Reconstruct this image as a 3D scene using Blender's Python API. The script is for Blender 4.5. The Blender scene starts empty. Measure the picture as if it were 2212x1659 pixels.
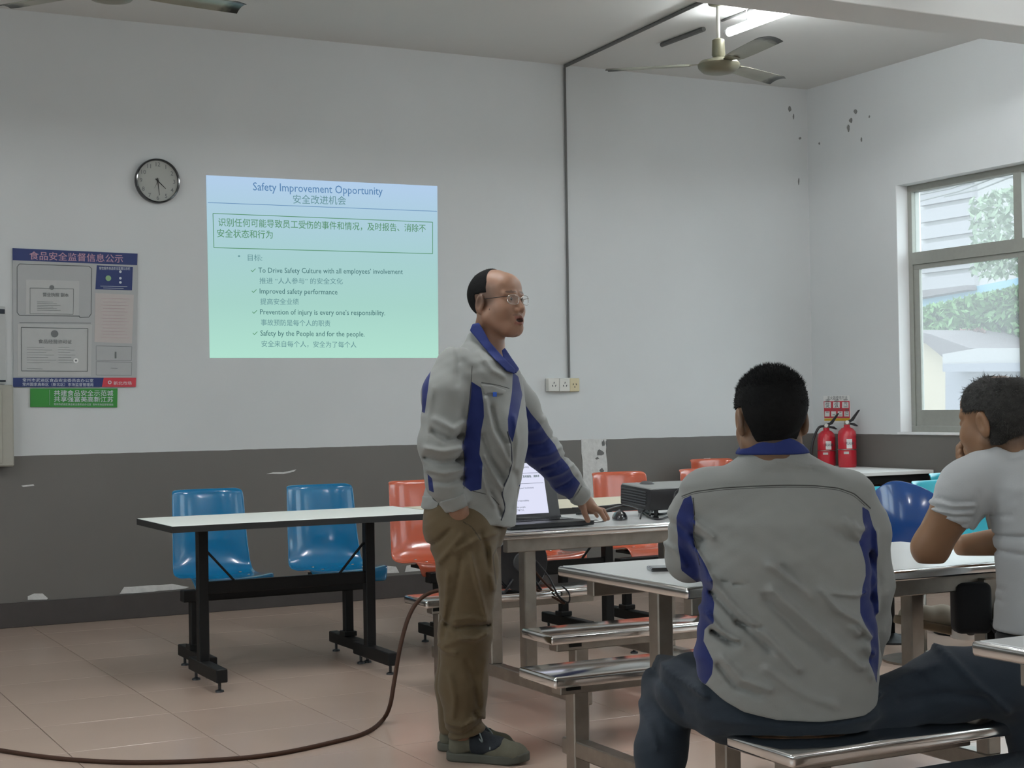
import bpy, bmesh, math, random
import numpy as np
from mathutils import Vector, Matrix
random.seed(7); RNG = np.random.default_rng(5)
C = bpy.context.scene.collection
SC = bpy.context.scene
# ---------------------------------------------------------------- camera
CX, CY, F = 1106.0, 829.5, 3355.0
def _n(v): return v/np.linalg.norm(v)
_dx = _n(np.array([7480-CX, 773-CY, F])); _dy = _n(np.array([-660-CX, 902-CY, F]))
_dz = _n(-np.cross(_dx, _dy))
if _dz[1] > 0: _dz = -_dz
_dx = _n(_dx-(_dx@_dz)*_dz); _a = _n(_dx+_dy); _b = _dx-_dy; _b = _n(_b-(_b@_a)*_a)
_dx = (_a+_b)/2**.5; _dy = (_a-_b)/2**.5
RM = np.stack([_dx, _dy, _dz], 1)
EYE = np.array([0, 0, 1.25])
cd = bpy.data.cameras.new('camera'); cam = bpy.data.objects.new('camera', cd); C.objects.link(cam)
cd.sensor_width = 36; cd.lens = F/2212*36; cd.clip_start = .05; cd.clip_end = 300
cam.matrix_world = Matrix([[RM[0,i], -RM[1,i], -RM[2,i], EYE[i]] for i in range(3)]+[[0,0,0,1]])
SC.camera = cam
SC.view_settings.view_transform = 'Standard'; SC.view_settings.look = 'None'
SC.view_settings.gamma = 1; SC.view_settings.use_curve_mapping = False
SC.view_settings.exposure = 0.0
# measured photograph positions -> world positions (surveying helpers)
def ray(px, py): return RM.T@np.array([px-CX, py-CY, F])
def W(px, py, ax, v):
    d = ray(px, py); return EYE+d*((v-EYE[ax])/d[ax])
def at(px, py, dep): return EYE+ray(px, py)*dep/F
# ---------------------------------------------------------------- world and lights
wd = bpy.data.worlds.new('world'); SC.world = wd; wd.use_nodes = True
wn = wd.node_tree; bg = wn.nodes['Background']
tc = wn.nodes.new('ShaderNodeTexCoord'); sp = wn.nodes.new('ShaderNodeSeparateXYZ')
rp = wn.nodes.new('ShaderNodeValToRGB'); rp.color_ramp.elements[0].position = .45; rp.color_ramp.elements[1].position = .75
rp.color_ramp.elements[0].color = (.80,.88,.95,1); rp.color_ramp.elements[1].color = (.86,.92,1,1)
wn.links.new(tc.outputs['Generated'], sp.inputs[0]); wn.links.new(sp.outputs['Z'], rp.inputs[0]); wn.links.new(rp.outputs[0], bg.inputs[0])
bg.inputs[1].default_value = 5.0
def area(name, loc, rot, sx, sy, power, col, portal=False):
    l = bpy.data.lights.new(name, 'AREA'); l.shape = 'RECTANGLE'; l.size = sx; l.size_y = sy
    l.energy = power; l.color = col
    if portal: l.cycles.is_portal = True
    o = bpy.data.objects.new(name, l); C.objects.link(o); o.location = loc; o.rotation_euler = rot
    return o
XR, YB, ZC, XL, YN = 7.505, 9.365, 3.61, -3.6, -5.0     # room: right wall, back wall, ceiling, left wall, near wall
WINS = [(6.33, 8.40), (2.6, 4.7), (-1.4, .7)]            # y spans of the right wall's windows
WINL = [(-2.6,-.2), (1.2,3.6), (4.9,7.3)]                 # and of the left wall, outside the view
for a, b in WINL: area('window_portal', (XL-.2, (a+b)/2, 1.88), (0, -math.pi/2, 0), 1.7, b-a, 1, (1,1,1), True)
for a, b in WINS: area('window_portal', (XR+.2, (a+b)/2, 1.88), (0, math.pi/2, 0), 1.7, b-a, 1, (1,1,1), True)
TUBES = [(5.605, 7.15), (5.605, 4.6), (2.3, 5.0), (-.8, 5.0), (5.605, -1.6), (2.2, -1.6), (-1.2, -1.6)]  # first tube is in view; the rest are unseen, added to brighten the room
EMIT = 75.0; BACK = 2.25
# ---------------------------------------------------------------- materials
def mat(name, col, rough=.6, metal=0, noise=0, nscale=30, bump=0, bscale=200, coat=0, spec=.5, emit=None, estr=1, alpha=1, trans=0, sheen=0):
    m = bpy.data.materials.new(name); m.use_nodes = True; nt = m.node_tree; b = nt.nodes['Principled BSDF']
    b.inputs['Base Color'].default_value = (*col, 1); b.inputs['Roughness'].default_value = rough
    b.inputs['Metallic'].default_value = metal; b.inputs['Specular IOR Level'].default_value = spec
    b.inputs['Coat Weight'].default_value = coat; b.inputs['Coat Roughness'].default_value = .08
    b.inputs['Alpha'].default_value = alpha; b.inputs['Transmission Weight'].default_value = trans
    b.inputs['Sheen Weight'].default_value = sheen
    if emit:
        b.inputs['Emission Color'].default_value = (*emit, 1); b.inputs['Emission Strength'].default_value = estr
    L = nt.links.new
    t = nt.nodes.new('ShaderNodeTexCoord')
    if noise:
        n = nt.nodes.new('ShaderNodeTexNoise'); n.inputs['Scale'].default_value = nscale; n.inputs['Detail'].default_value = 5
        L(t.outputs['Object'], n.inputs['Vector'])
        mx = nt.nodes.new('ShaderNodeMix'); mx.data_type = 'RGBA'; mx.name = 'MIX'
        mx.inputs[6].default_value = (*[c*(1-noise) for c in col], 1); mx.inputs[7].default_value = (*[min(1, c*(1+noise)) for c in col], 1)
        L(n.outputs['Fac'], mx.inputs[0]); L(mx.outputs[2], b.inputs['Base Color'])
    if bump:
        n2 = nt.nodes.new('ShaderNodeTexNoise'); n2.inputs['Scale'].default_value = bscale; n2.inputs['Detail'].default_value = 3
        L(t.outputs['Object'], n2.inputs['Vector'])
        bp = nt.nodes.new('ShaderNodeBump'); bp.inputs['Strength'].default_value = bump; bp.inputs['Distance'].default_value = .01
        L(n2.outputs['Fac'], bp.inputs['Height']); L(bp.outputs[0], b.inputs['Normal'])
    return m
def s2l(r, g, b):
    f = lambda c: (c/255/12.92 if c/255 <= .04045 else ((c/255+.055)/1.055)**2.4)
    return (f(r), f(g), f(b))
def emis(name, col, s=1):
    m = bpy.data.materials.new(name); m.use_nodes = True; nt = m.node_tree; nt.nodes.clear()
    e = nt.nodes.new('ShaderNodeEmission'); e.inputs[0].default_value = (*col, 1); e.inputs[1].default_value = s
    o = nt.nodes.new('ShaderNodeOutputMaterial'); nt.links.new(e.outputs[0], o.inputs[0]); return m
M = {}
M['ceil'] = mat('ceiling_paint', (.66,.66,.64), .9, noise=.04, nscale=.8)
M['white'] = mat('white_plaster', (.80,.80,.80), .8)
M['trim'] = mat('skirting_paint', (.055,.048,.045), .5, noise=.2, nscale=8, bump=.1, bscale=30)
M['tile'] = mat('floor_tile', (.50,.375,.305), .22, noise=.06, nscale=2.5, spec=.5)
M['grout'] = mat('grout', (.07,.055,.05), .9)
M['steel'] = mat('steel', (.52,.52,.50), .2, 1, noise=.12, nscale=9, bump=.02, bscale=12)
M['steeltable'] = mat('sheen_tabletop', (.88,.89,.88), .2, .45, noise=.04, nscale=4, bump=.015, bscale=8)  # paler and less metallic: bright sheen of the steel tops put into the colour
M['steelframe'] = mat('steel_frame', (.33,.30,.265), .36, 1, noise=.35, nscale=14, bump=.04, bscale=30)
M['steeltop'] = mat('steel_top', (.80,.80,.79), .13, 1, noise=.05, nscale=4, bump=.015, bscale=8)
M['blackmetal'] = mat('black_painted_metal', (.007,.007,.007), .5, noise=.2, spec=.25)
M['blackedge'] = mat('black_edge_band', (.015,.016,.016), .5)
M['laminate'] = mat('laminate', (.92,.95,.90), .6, spec=.15, noise=.03, nscale=60)
M['cream'] = mat('cream_laminate', (.80,.74,.58), .5, spec=.2, noise=.03, nscale=60)
M['blue'] = mat('blue_plastic', (.0,.15,.33), .2, coat=.5, noise=.05, nscale=10, spec=.6)
M['teal'] = mat('teal_plastic', (.02,.42,.52), .3, coat=.3, noise=.05)
M['navyplastic'] = mat('dark_blue_plastic', (.005,.05,.20), .18, coat=.6)
M['orange'] = mat('orange_plastic', (.52,.10,.045), .22, coat=.5, noise=.05, nscale=10, spec=.6)
M['black'] = mat('black_plastic', (.012,.012,.014), .4)
M['gloss'] = mat('glossy_black', (.01,.01,.012), .12, coat=.6)
M['darkgrey'] = mat('dark_grey_plastic', (.05,.052,.055), .45)
M['greytop'] = mat('grey_plastic', (.25,.26,.25), .5, noise=.1)
M['red'] = mat('red_enamel', (.50,.015,.03), .25, coat=.4)
M['paper'] = mat('paper', (.74,.74,.72), .7)
M['alu'] = mat('window_aluminium', (.33,.335,.30), .45, .3, noise=.08)
M['offwhite'] = mat('offwhite_plastic', (.66,.65,.60), .4)
M['yellowed'] = mat('yellowed_plastic', (.62,.54,.34), .4)
M['fan'] = mat('fan_enamel', (.20,.19,.13), .35, .2, noise=.3, nscale=6)
M['cord'] = mat('brown_cord', (.055,.026,.016), .6, spec=.2)
M['flake'] = mat('bare_plaster', (.62,.62,.60), .9, noise=.2, nscale=30, bump=.5, bscale=60)
M['beige'] = mat('beige_steel_box', (.36,.35,.30), .5, noise=.05)
M['ink'] = mat('ink', (.03,.035,.05), .8)
M['posterblue'] = mat('poster_navy', (.012,.03,.14), .5)
M['posterred'] = mat('poster_red', (.55,.04,.06), .5)
M['postergreen'] = mat('poster_green', (.03,.25,.035), .5)
M['posterboard'] = mat('poster_board', (.40,.41,.41), .45, noise=.03)
M['certificate'] = mat('certificate_paper', (.46,.47,.46), .5, noise=.05, nscale=20)
M['pinkpaper'] = mat('pale_pink_paper', (.50,.46,.44), .6, noise=.04, nscale=20)
M['lettering'] = mat('pink_lettering', (.52,.30,.36), .5)
M['whiteprint'] = mat('white_print', (.62,.66,.70), .5)
M['greyprint'] = mat('grey_print', (.16,.17,.17), .6)
M['conduit'] = mat('grey_conduit', (.13,.13,.125), .6)
# wall: white above the grey dado, the dado's edge a little uneven, aged stains near the ceiling corner
def wall_mat(name, dado=1.0):
    m = mat(name, (.62,.64,.64), .85); nt = m.node_tree; b = nt.nodes['Principled BSDF']; L = nt.links.new
    g = nt.nodes.new('ShaderNodeNewGeometry'); s = nt.nodes.new('ShaderNodeSeparateXYZ'); L(g.outputs['Position'], s.inputs[0])
    n = nt.nodes.new('ShaderNodeTexNoise'); n.inputs['Scale'].default_value = 6; L(g.outputs['Position'], n.inputs['Vector'])
    a = nt.nodes.new('ShaderNodeMath'); a.operation = 'MULTIPLY_ADD'; a.inputs[1].default_value = .008; L(n.outputs['Fac'], a.inputs[0]); L(s.outputs['Z'], a.inputs[2])
    c = nt.nodes.new('ShaderNodeMath'); c.operation = 'GREATER_THAN'; c.inputs[1].default_value = dado; L(a.outputs[0], c.inputs[0])
    n3 = nt.nodes.new('ShaderNodeTexNoise'); n3.inputs['Scale'].default_value = 1.3; n3.inputs['Detail'].default_value = 6; L(g.outputs['Position'], n3.inputs['Vector'])
    w = nt.nodes.new('ShaderNodeMix'); w.data_type = 'RGBA'; w.inputs[6].default_value = (.585,.60,.60,1); w.inputs[7].default_value = (.68,.70,.70,1); L(n3.outputs['Fac'], w.inputs[0])
    d = nt.nodes.new('ShaderNodeMix'); d.data_type = 'RGBA'; d.inputs[6].default_value = (.125,.12,.108,1); d.inputs[7].default_value = (.165,.155,.14,1); L(n3.outputs['Fac'], d.inputs[0])
    x = nt.nodes.new('ShaderNodeMix'); x.data_type = 'RGBA'; L(c.outputs[0], x.inputs[0]); L(d.outputs[2], x.inputs[6]); L(w.outputs[2], x.inputs[7])
    L(x.outputs[2], b.inputs['Base Color'])
    r = nt.nodes.new('ShaderNodeMix'); L(c.outputs[0], r.inputs[0]); r.inputs[2].default_value = .5; r.inputs[3].default_value = .85; L(r.outputs[0], b.inputs['Roughness'])
    return m
M['wall'] = wall_mat('painted_wall')
# ---------------------------------------------------------------- builders
def link(name, me, m=None, parent=None, smooth=False):
    o = bpy.data.objects.new(name, me); C.objects.link(o)
    if m is not None: me.materials.append(m)
    if smooth:
        for p in me.polygons: p.use_smooth = True
    if parent is not None: o.parent = parent
    return o
def tag(o, label=None, cat=None, group=None, kind=None):
    if label: o['label'] = label
    if cat: o['category'] = cat
    if group: o['group'] = group
    if kind: o['kind'] = kind
    return o
def thing(name, label, cat, loc=(0,0,0), rz=0, group=None):
    o = bpy.data.objects.new(name, None); C.objects.link(o); o.location = [float(v) for v in loc]; o.rotation_euler = (0,0,rz)
    o.empty_display_size = .1
    return tag(o, label, cat, group)
class MB:
    def __init__(s): s.bm = bmesh.new()
    def box(s, x0, x1, y0, y1, z0, z1, bev=0, seg=1, mtx=None):
        r = bmesh.ops.create_cube(s.bm, size=1)['verts']
        for v in r: v.co = Vector(((x0+x1)/2+v.co.x*(x1-x0), (y0+y1)/2+v.co.y*(y1-y0), (z0+z1)/2+v.co.z*(z1-z0)))
        if bev:
            es = list({e for v in r for e in v.link_edges})
            r = list({v for f in bmesh.ops.bevel(s.bm, geom=es, offset=bev, segments=seg, profile=.5, affect='EDGES')['faces'] for v in f.verts} | set(v for v in r if v.is_valid))
        if mtx is not None:
            for v in r: v.co = mtx@v.co
        return s
    def tube(s, pts, r, n=8, cap=True):
        pts = [Vector([float(c) for c in p]) for p in pts]; rings = []
        rr = r if hasattr(r, '__len__') else [r]*len(pts)
        up = Vector((0,0,1))
        for i, p in enumerate(pts):
            t = (pts[min(i+1, len(pts)-1)]-pts[max(i-1, 0)]).normalized()
            a = t.cross(up)
            if a.length < .05: a = t.cross(Vector((0,1,0)))
            a.normalize(); b = a.cross(t).normalized(); 
            rings.append([s.bm.verts.new(p+(a*math.cos(k*2*math.pi/n)+b*math.sin(k*2*math.pi/n))*rr[i]) for k in range(n)])
        for q0, q1 in zip(rings, rings[1:]):
            for k in range(n): s.bm.faces.new((q0[k], q0[(k+1)%n], q1[(k+1)%n], q1[k]))
        if cap: s.bm.faces.new(rings[0][::-1]); s.bm.faces.new(rings[-1])
        return s
    def lathe(s, prof, n=32, loc=(0,0,0), axis='z'):
        loc = Vector(loc); rings = []
        for r, h in prof:
            ring = []
            for k in range(n):
                a = k*2*math.pi/n; c, d = r*math.cos(a), r*math.sin(a)
                v = {'z': (c,d,h), 'y': (c,h,d), 'x': (h,c,d)}[axis]
                ring.append(s.bm.verts.new(loc+Vector(v)))
            rings.append(ring)
        for q0, q1 in zip(rings, rings[1:]):
            for k in range(n): s.bm.faces.new((q0[k], q0[(k+1)%n], q1[(k+1)%n], q1[k]))
        s.bm.faces.new(rings[0][::-1]); s.bm.faces.new(rings[-1]); return s
    def poly(s, pts, thick=None):
        vs = [s.bm.verts.new(Vector([float(c) for c in p])) for p in pts]; f = s.bm.faces.new(vs)
        if thick is not None:
            r = bmesh.ops.extrude_face_region(s.bm, geom=[f])
            for v in r['geom']:
                if isinstance(v, bmesh.types.BMVert): v.co += Vector([float(c) for c in thick])
        return s
    def done(s, name, m, parent=None, smooth=False, angle=None):
        bmesh.ops.recalc_face_normals(s.bm, faces=s.bm.faces)
        me = bpy.data.meshes.new(name); s.bm.to_mesh(me); s.bm.free()
        o = link(name, me, m, parent, smooth)
        if smooth and angle: 
            try: me.set_sharp_from_angle(angle=math.radians(angle))
            except Exception: pass
        return o
def box(name, m, parent, *a, **k): return MB().box(*a, **k).done(name, m, parent)
def copy_tree(o, parent=None):
    c = o.copy(); C.objects.link(c); c.parent = parent
    for ch in list(o.children): copy_tree(ch, c)
    return c
def catmull(pts, n=10):
    pts = [np.array(p, float) for p in pts]; P = [2*pts[0]-pts[1]]+pts+[2*pts[-1]-pts[-2]]; out = []
    for i in range(1, len(P)-2):
        for k in range(n):
            t = k/n; a, b, c, d = P[i-1:i+3]
            out.append(.5*((2*b)+(c-a)*t+(2*a-5*b+4*c-d)*t*t+(3*b-a-3*c+d)*t**3))
    out.append(pts[-1]); return out
def text(body, size, m, parent, origin, xdir, ydir, name='lettering', align='LEFT', bold=0, width=None, ext=.0004):
    cu = bpy.data.curves.new('t', 'FONT'); cu.body = body; cu.size = size; cu.align_x = align; cu.extrude = ext; cu.offset = min(bold, .0002); cu.resolution_u = 2
    o = bpy.data.objects.new('t', cu); C.objects.link(o); bpy.context.view_layer.update()
    me = bpy.data.meshes.new_from_object(o.evaluated_get(bpy.context.evaluated_depsgraph_get()))
    bpy.data.objects.remove(o)
    co = np.array([v.co[:] for v in me.vertices])
    if len(co) == 0: return None
    if width:
        w = co[:,0].max()-co[:,0].min(); k = width/w; co[:,0] *= k
    xd = _n(np.array(xdir, float)); yd = np.array(ydir, float); yd = _n(yd-(yd@xd)*xd); zd = np.cross(xd, yd)
    co = np.array(origin, float)+co[:,:1]*xd+co[:,1:2]*yd+co[:,2:]*zd
    me.vertices.foreach_set('co', co.astype('f').ravel()); me.materials.clear()
    o = link(name, me, m, parent)
    if len(body) > 2: o['kind'] = 'stuff'
    return o
# ================================================================ the room
fl = box('floor', M['grout'], None, XL, XR, YN, YB, -.06, -.004); tag(fl, kind='structure')
PT = .5303
tme = None; tj = MB()
xs0, ys0 = 1.2-PT*12, 5.291-PT*22
for i in range(26):
    for j in range(36):
        x0, y0 = xs0+i*PT, ys0+j*PT; x1, y1 = min(x0+PT, XR), min(y0+PT, YB)
        x0, y0 = max(x0, XL), max(y0, YN)
        if x1-x0 < .02 or y1-y0 < .02: continue
        full = x1-x0 > PT-.01 and y1-y0 > PT-.01
        near = x1 > .6 and y1 > 3.2
        if near:
            if full and tme is not None: o = link('tile', tme, None, fl)
            else:
                o = MB().box(-(x1-x0)/2+.0018, (x1-x0)/2-.0018, -(y1-y0)/2+.0018, (y1-y0)/2-.0018, -.006, 0, bev=.0008).done('tile', M['tile'], fl)
                if full: tme = o.data
            o.location = ((x0+x1)/2, (y0+y1)/2, random.uniform(-.0004, 0))
        else: tj.box(x0+.0012, x1-.0012, y0+.0012, y1-.0012, -.006, 0)
tag(tj.done('tile_field', M['tile'], fl), kind='stuff')
tag(box('wall_back', M['wall'], None, XL-.2, XR+.2, YB, YB+.2, -.06, ZC+.2), kind='structure')
tag(box('wall_near', M['wall'], None, XL-.2, XR+.2, YN-.2, YN, -.06, ZC+.2), kind='structure')
tag(box('ceiling', M['ceil'], None, XL-.2, XR+.2, YN, YB, ZC, ZC+.2), kind='structure')
rw = MB(); ZS, ZH = 1.01, 2.75
rw.box(XR, XR+.22, YN, YB, -.06, ZS); rw.box(XR, XR+.22, YN, YB, ZH, ZC+.2)
edges = [YB]+[v for a, b in WINS for v in (b, a)]+[YN]
for k in range(0, len(edges), 2): rw.box(XR, XR+.22, edges[k+1], edges[k], ZS, ZH)
tag(rw.done('wall_right', M['wall'], None), kind='structure')
lw = MB(); lw.box(XL-.22, XL, YN, YB, -.06, ZS); lw.box(XL-.22, XL, YN, YB, ZH, ZC+.2)
edges = [YB]+[v for a, b in WINL[::-1] for v in (b, a)]+[YN]
for k in range(0, len(edges), 2): lw.box(XL-.22, XL, edges[k+1], edges[k], ZS, ZH)
tag(lw.done('wall_left', M['wall'], None), kind='structure')
# ceiling beam
tag(box('trim_1', M['ceil'], None, XL, XR, 6.253, 6.577, 3.30, ZC, bev=.004), kind='structure')
tag(box('trim_3', M['ceil'], None, XL, XR, 1.0, 1.32, 3.30, ZC, bev=.004), kind='structure')
# dark skirting along the back and right wall
tag(box('baseboard_back', M['trim'], None, XL, XR, YB-.014, YB, 0, .145, bev=.003), kind='structure')
tag(box('baseboard_right', M['trim'], None, XR-.014, XR, YN, YB-.014, 0, .145, bev=.003), kind='structure')
# windows: aluminium frame, transom, mullion, sliding sashes, panes, white reveal
M['glass'] = mat('window_glass', (.9,.95,.95), .02, trans=1, alpha=1)
def glass_mat():
    m = bpy.data.materials.new('hazy_window_pane'); m.use_nodes = True; nt = m.node_tree; nt.nodes.clear(); L = nt.links.new
    t = nt.nodes.new('ShaderNodeBsdfTransparent'); t.inputs[0].default_value = (.90,.94,.93,1)
    g = nt.nodes.new('ShaderNodeBsdfGlossy'); g.inputs['Roughness'].default_value = .03
    d = nt.nodes.new('ShaderNodeBsdfTranslucent'); d.inputs[0].default_value = (.9,.92,.92,1)
    x = nt.nodes.new('ShaderNodeMixShader'); x.inputs[0].default_value = .05; L(t.outputs[0], x.inputs[1]); L(g.outputs[0], x.inputs[2])
    y = nt.nodes.new('ShaderNodeMixShader'); y.inputs[0].default_value = .10; L(x.outputs[0], y.inputs[1]); L(d.outputs[0], y.inputs[2])  # translucent share lays a pale veil of glare over the outdoor view
    o = nt.nodes.new('ShaderNodeOutputMaterial'); L(y.outputs[0], o.inputs[0]); return m
M['pane'] = glass_mat()
def window(n, y0, y1, side=1):
    """side 1 = right wall, -1 = left wall; every bar stops short of the next so that no faces coincide"""
    w = thing('window_%d' % n, None, None); w['kind'] = 'structure'; X = XR if side > 0 else XL
    def B_(mb, a, b, *r): a, b = X+side*a, X+side*b; mb.box(min(a, b), max(a, b), *r); return mb
    ym = (y0+y1)/2; zt0, zt1 = 2.19, 2.275; f = MB(); t = .045; e = .001
    B_(f, .10, .17, y0+e, y1-e, ZH-t, ZH-e); B_(f, .10, .17, y0+e, y1-e, ZS+.003, ZS+t)
    B_(f, .10, .17, y0+e, y0+t, ZS+t+e, ZH-t-e); B_(f, .10, .17, y1-t, y1-e, ZS+t+e, ZH-t-e)
    B_(f, .094, .17, y0+t+e, y1-t-e, zt0, zt1); B_(f, .10, .17, ym-.035, ym+.035, zt1+e, ZH-t-e)
    f.done('window_frame', M['alu'], w)
    rv = MB(); B_(rv, -.001, .22, y1-.004, y1+.001, ZS+.004, ZH); B_(rv, -.001, .22, y0-.001, y0+.004, ZS+.004, ZH)
    B_(rv, -.012, .22, y0-.02, y1+.02, ZS-.012, ZS+.002); rv.done('window_sill', M['white'], w)
    for a, b, off in ((y0+t+e, ym+.04, .03), (ym-.04, y1-t-e, 0)):
        s = MB(); st = .055; x0, x1 = .108+off, .134+off; z0, z1 = ZS+t+e, zt0-e
        B_(s, x0, x1, a, b, z0, z0+.11); B_(s, x0, x1, a, b, z1-.033, z1); B_(s, x0, x1, a, a+st, z0+.11+e, z1-.034); B_(s, x0, x1, b-st, b, z0+.11+e, z1-.034)
        so = s.done('sash', M['alu'], w)
        B_(MB(), (x0+x1)/2-.002, (x0+x1)/2+.002, a+st, b-st, z0+.11, z1-.033).done('pane', M['pane'], so)
    for a, b in ((y0+t, ym-.035), (ym+.035, y1-t)): B_(MB(), .13, .134, a, b, zt1, ZH-t).done('pane', M['pane'], w)
    return w
for k, (a, b) in enumerate(WINS): window(k+1, a, b)
for k, (a, b) in enumerate(WINL): window(k+4, a, b, -1)
# peeled plaster: the bare strip in the dado and loose flakes above the skirting
def flake(pts, name='plaster_patch'):
    MB().poly(pts, (0,-.004,0)).done(name, M['flake'], bpy.data.objects['wall_back'])
def jag(ps, amp=3):
    out = []
    for i, p in enumerate(ps):
        q = ps[(i+1)%len(ps)]; out.append(p); d = math.dist(p, q); k = int(d/14)
        for t in range(1, k): out.append((p[0]+(q[0]-p[0])*t/k+random.uniform(-amp, amp)*.6, p[1]+(q[1]-p[1])*t/k+random.uniform(-amp, amp)*.6))
    return out
def wallpoly(ps, amp=2): flake([W(x, y, 1, YB) for x, y in jag(ps, amp)])
wallpoly([(1255,949),(1309,947),(1308,975),(1311,1000),(1311,1120),(1262,1120),(1258,1010)])
wallpoly([(60,1296),(60,1288),(74,1282),(92,1282),(103,1292),(101,1295)], 1)
wallpoly([(258,1283),(268,1268),(300,1266),(345,1264),(372,1261),(408,1268),(400,1271),(330,1278)], 1)
wallpoly([(795,1240),(800,1226),(830,1222),(855,1224),(862,1237)], 1)
wallpoly([(874,1236),(878,1222),(895,1218),(950,1216),(950,1230)], 1)
wallpoly([(575,1024),(590,1020),(612,1020),(640,1014),(634,1019),(612,1024)], .6)
wallpoly([(46,1049),(72,1046),(74,1049),(50,1052)], .5)
wallpoly([(1520,990),(1534,989),(1534,993),(1522,994)], .4)
M['mould'] = mat('mould_stain', (.22,.22,.21), .9, noise=.3, nscale=40)
def rightspot(cx, cy, w, h):
    ps = [(cx+w*math.cos(a)*random.uniform(.6,1.1), cy+h*math.sin(a)*random.uniform(.6,1.1)) for a in [k*math.pi/5 for k in range(10)]]
    MB().poly([W(x, y, 0, XR) for x, y in ps], (-.002,0,0)).done('stain', M['mould'], bpy.data.objects['wall_right'])
for a in ((1848,241,4,6),(1838,260,4,6),(1833,276,3,9),(1878,252,2,3),(1861,302,2,6),(1770,310,2,4)): rightspot(*a)
for cx, cy, w, h in ((1706,235,4,7),(1714,252,2,6),(1725,392,2,9),(1728,299,3,3)):
    ps = [(cx+w*math.cos(a)*random.uniform(.6,1.1), cy+h*math.sin(a)*random.uniform(.6,1.1)) for a in [k*math.pi/5 for k in range(10)]]
    MB().poly([W(x, y, 1, YB) for x, y in ps], (0,-.002,0)).done('stain', M['mould'], bpy.data.objects['wall_back'])
for cx, cy, w, h in ((1303,958,4,9),(1297,978,9,9),(1290,990,5,3),(1300,1017,5,6),(1310,958,2,9)):
    ps = [(cx+w*math.cos(a)*random.uniform(.5,1.1), cy+h*math.sin(a)*random.uniform(.5,1.1)) for a in [k*math.pi/5 for k in range(10)]]
    MB().poly([W(x, y, 1, YB-.004) for x, y in ps], (0,-.002,0)).done('stain', M['conduit'], bpy.data.objects['wall_back'])
# ---------------------------------------------------------------- lights on the ceiling
M['tube'] = emis('tube_light', (.93,.97,1.0), EMIT); M['tubeb'] = emis('added_tube_light', (.93,.97,1.0), EMIT*BACK)  # second material is the stronger one, for the added unseen tubes
M['fixture'] = mat('fixture_enamel', (.6,.6,.6), .4)
for k, (x, y) in enumerate(TUBES):
    t = thing('tube_light', ['bright lit tube light under the ceiling beside the ceiling fan', 'unseen added tube light on the ceiling over the seated men', 'unseen added tube light on the ceiling over the empty floor at the left', 'unseen added tube light near the left wall above the open floor', 'unseen added tube light at the back of the room by the window side', 'unseen added tube light at the back of the room in its middle', 'unseen added tube light at the back of the room by the left wall'][k], 'light', (x, y, 3.5), 0, 'tube lights on the ceiling')
    box('batten', M['fixture'], t, -.012, .012, -.6, .6, .018, .03, bev=.003)
    MB().tube([(0,-.58,0),(0,.58,0)], .024, 12).done('lamp_tube', M['tubeb' if k > 0 else 'tube'], t, True)
    for s_ in (-1, 1):
        MB().tube([(0,s_*.605,0),(0,s_*.58,0)], .025, 12).done('end_cap', M['fixture'], t)
        MB().tube([(0,s_*.4,.03),(0,s_*.4,.11)], .004, 6).done('hanger', M['fixture'], t)
# conduits
c = MB().tube([(5.372,YB-.014,1.43),(5.377,YB-.014,3.59)], .0085, 8).done('trim_4', M['conduit'], None); tag(c, kind='structure')
c = MB().tube([(5.377,YB-.02,ZC-.012),(5.26,7.57,ZC-.012),(5.2,6.58,ZC-.012)], .012, 8).done('trim_5', M['conduit'], None); tag(c, kind='structure')
c = MB().tube([(5.637,8.52,ZC-.015),(5.644,8.05,ZC-.015)], .016, 8).done('trim_6', M['conduit'], None); tag(c, kind='structure')
c = MB().tube([(5.64,7.85,ZC-.008),(5.645,6.6,ZC-.008)], .008, 8).done('trim_7', M['conduit'], None); tag(c, kind='structure')
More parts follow.
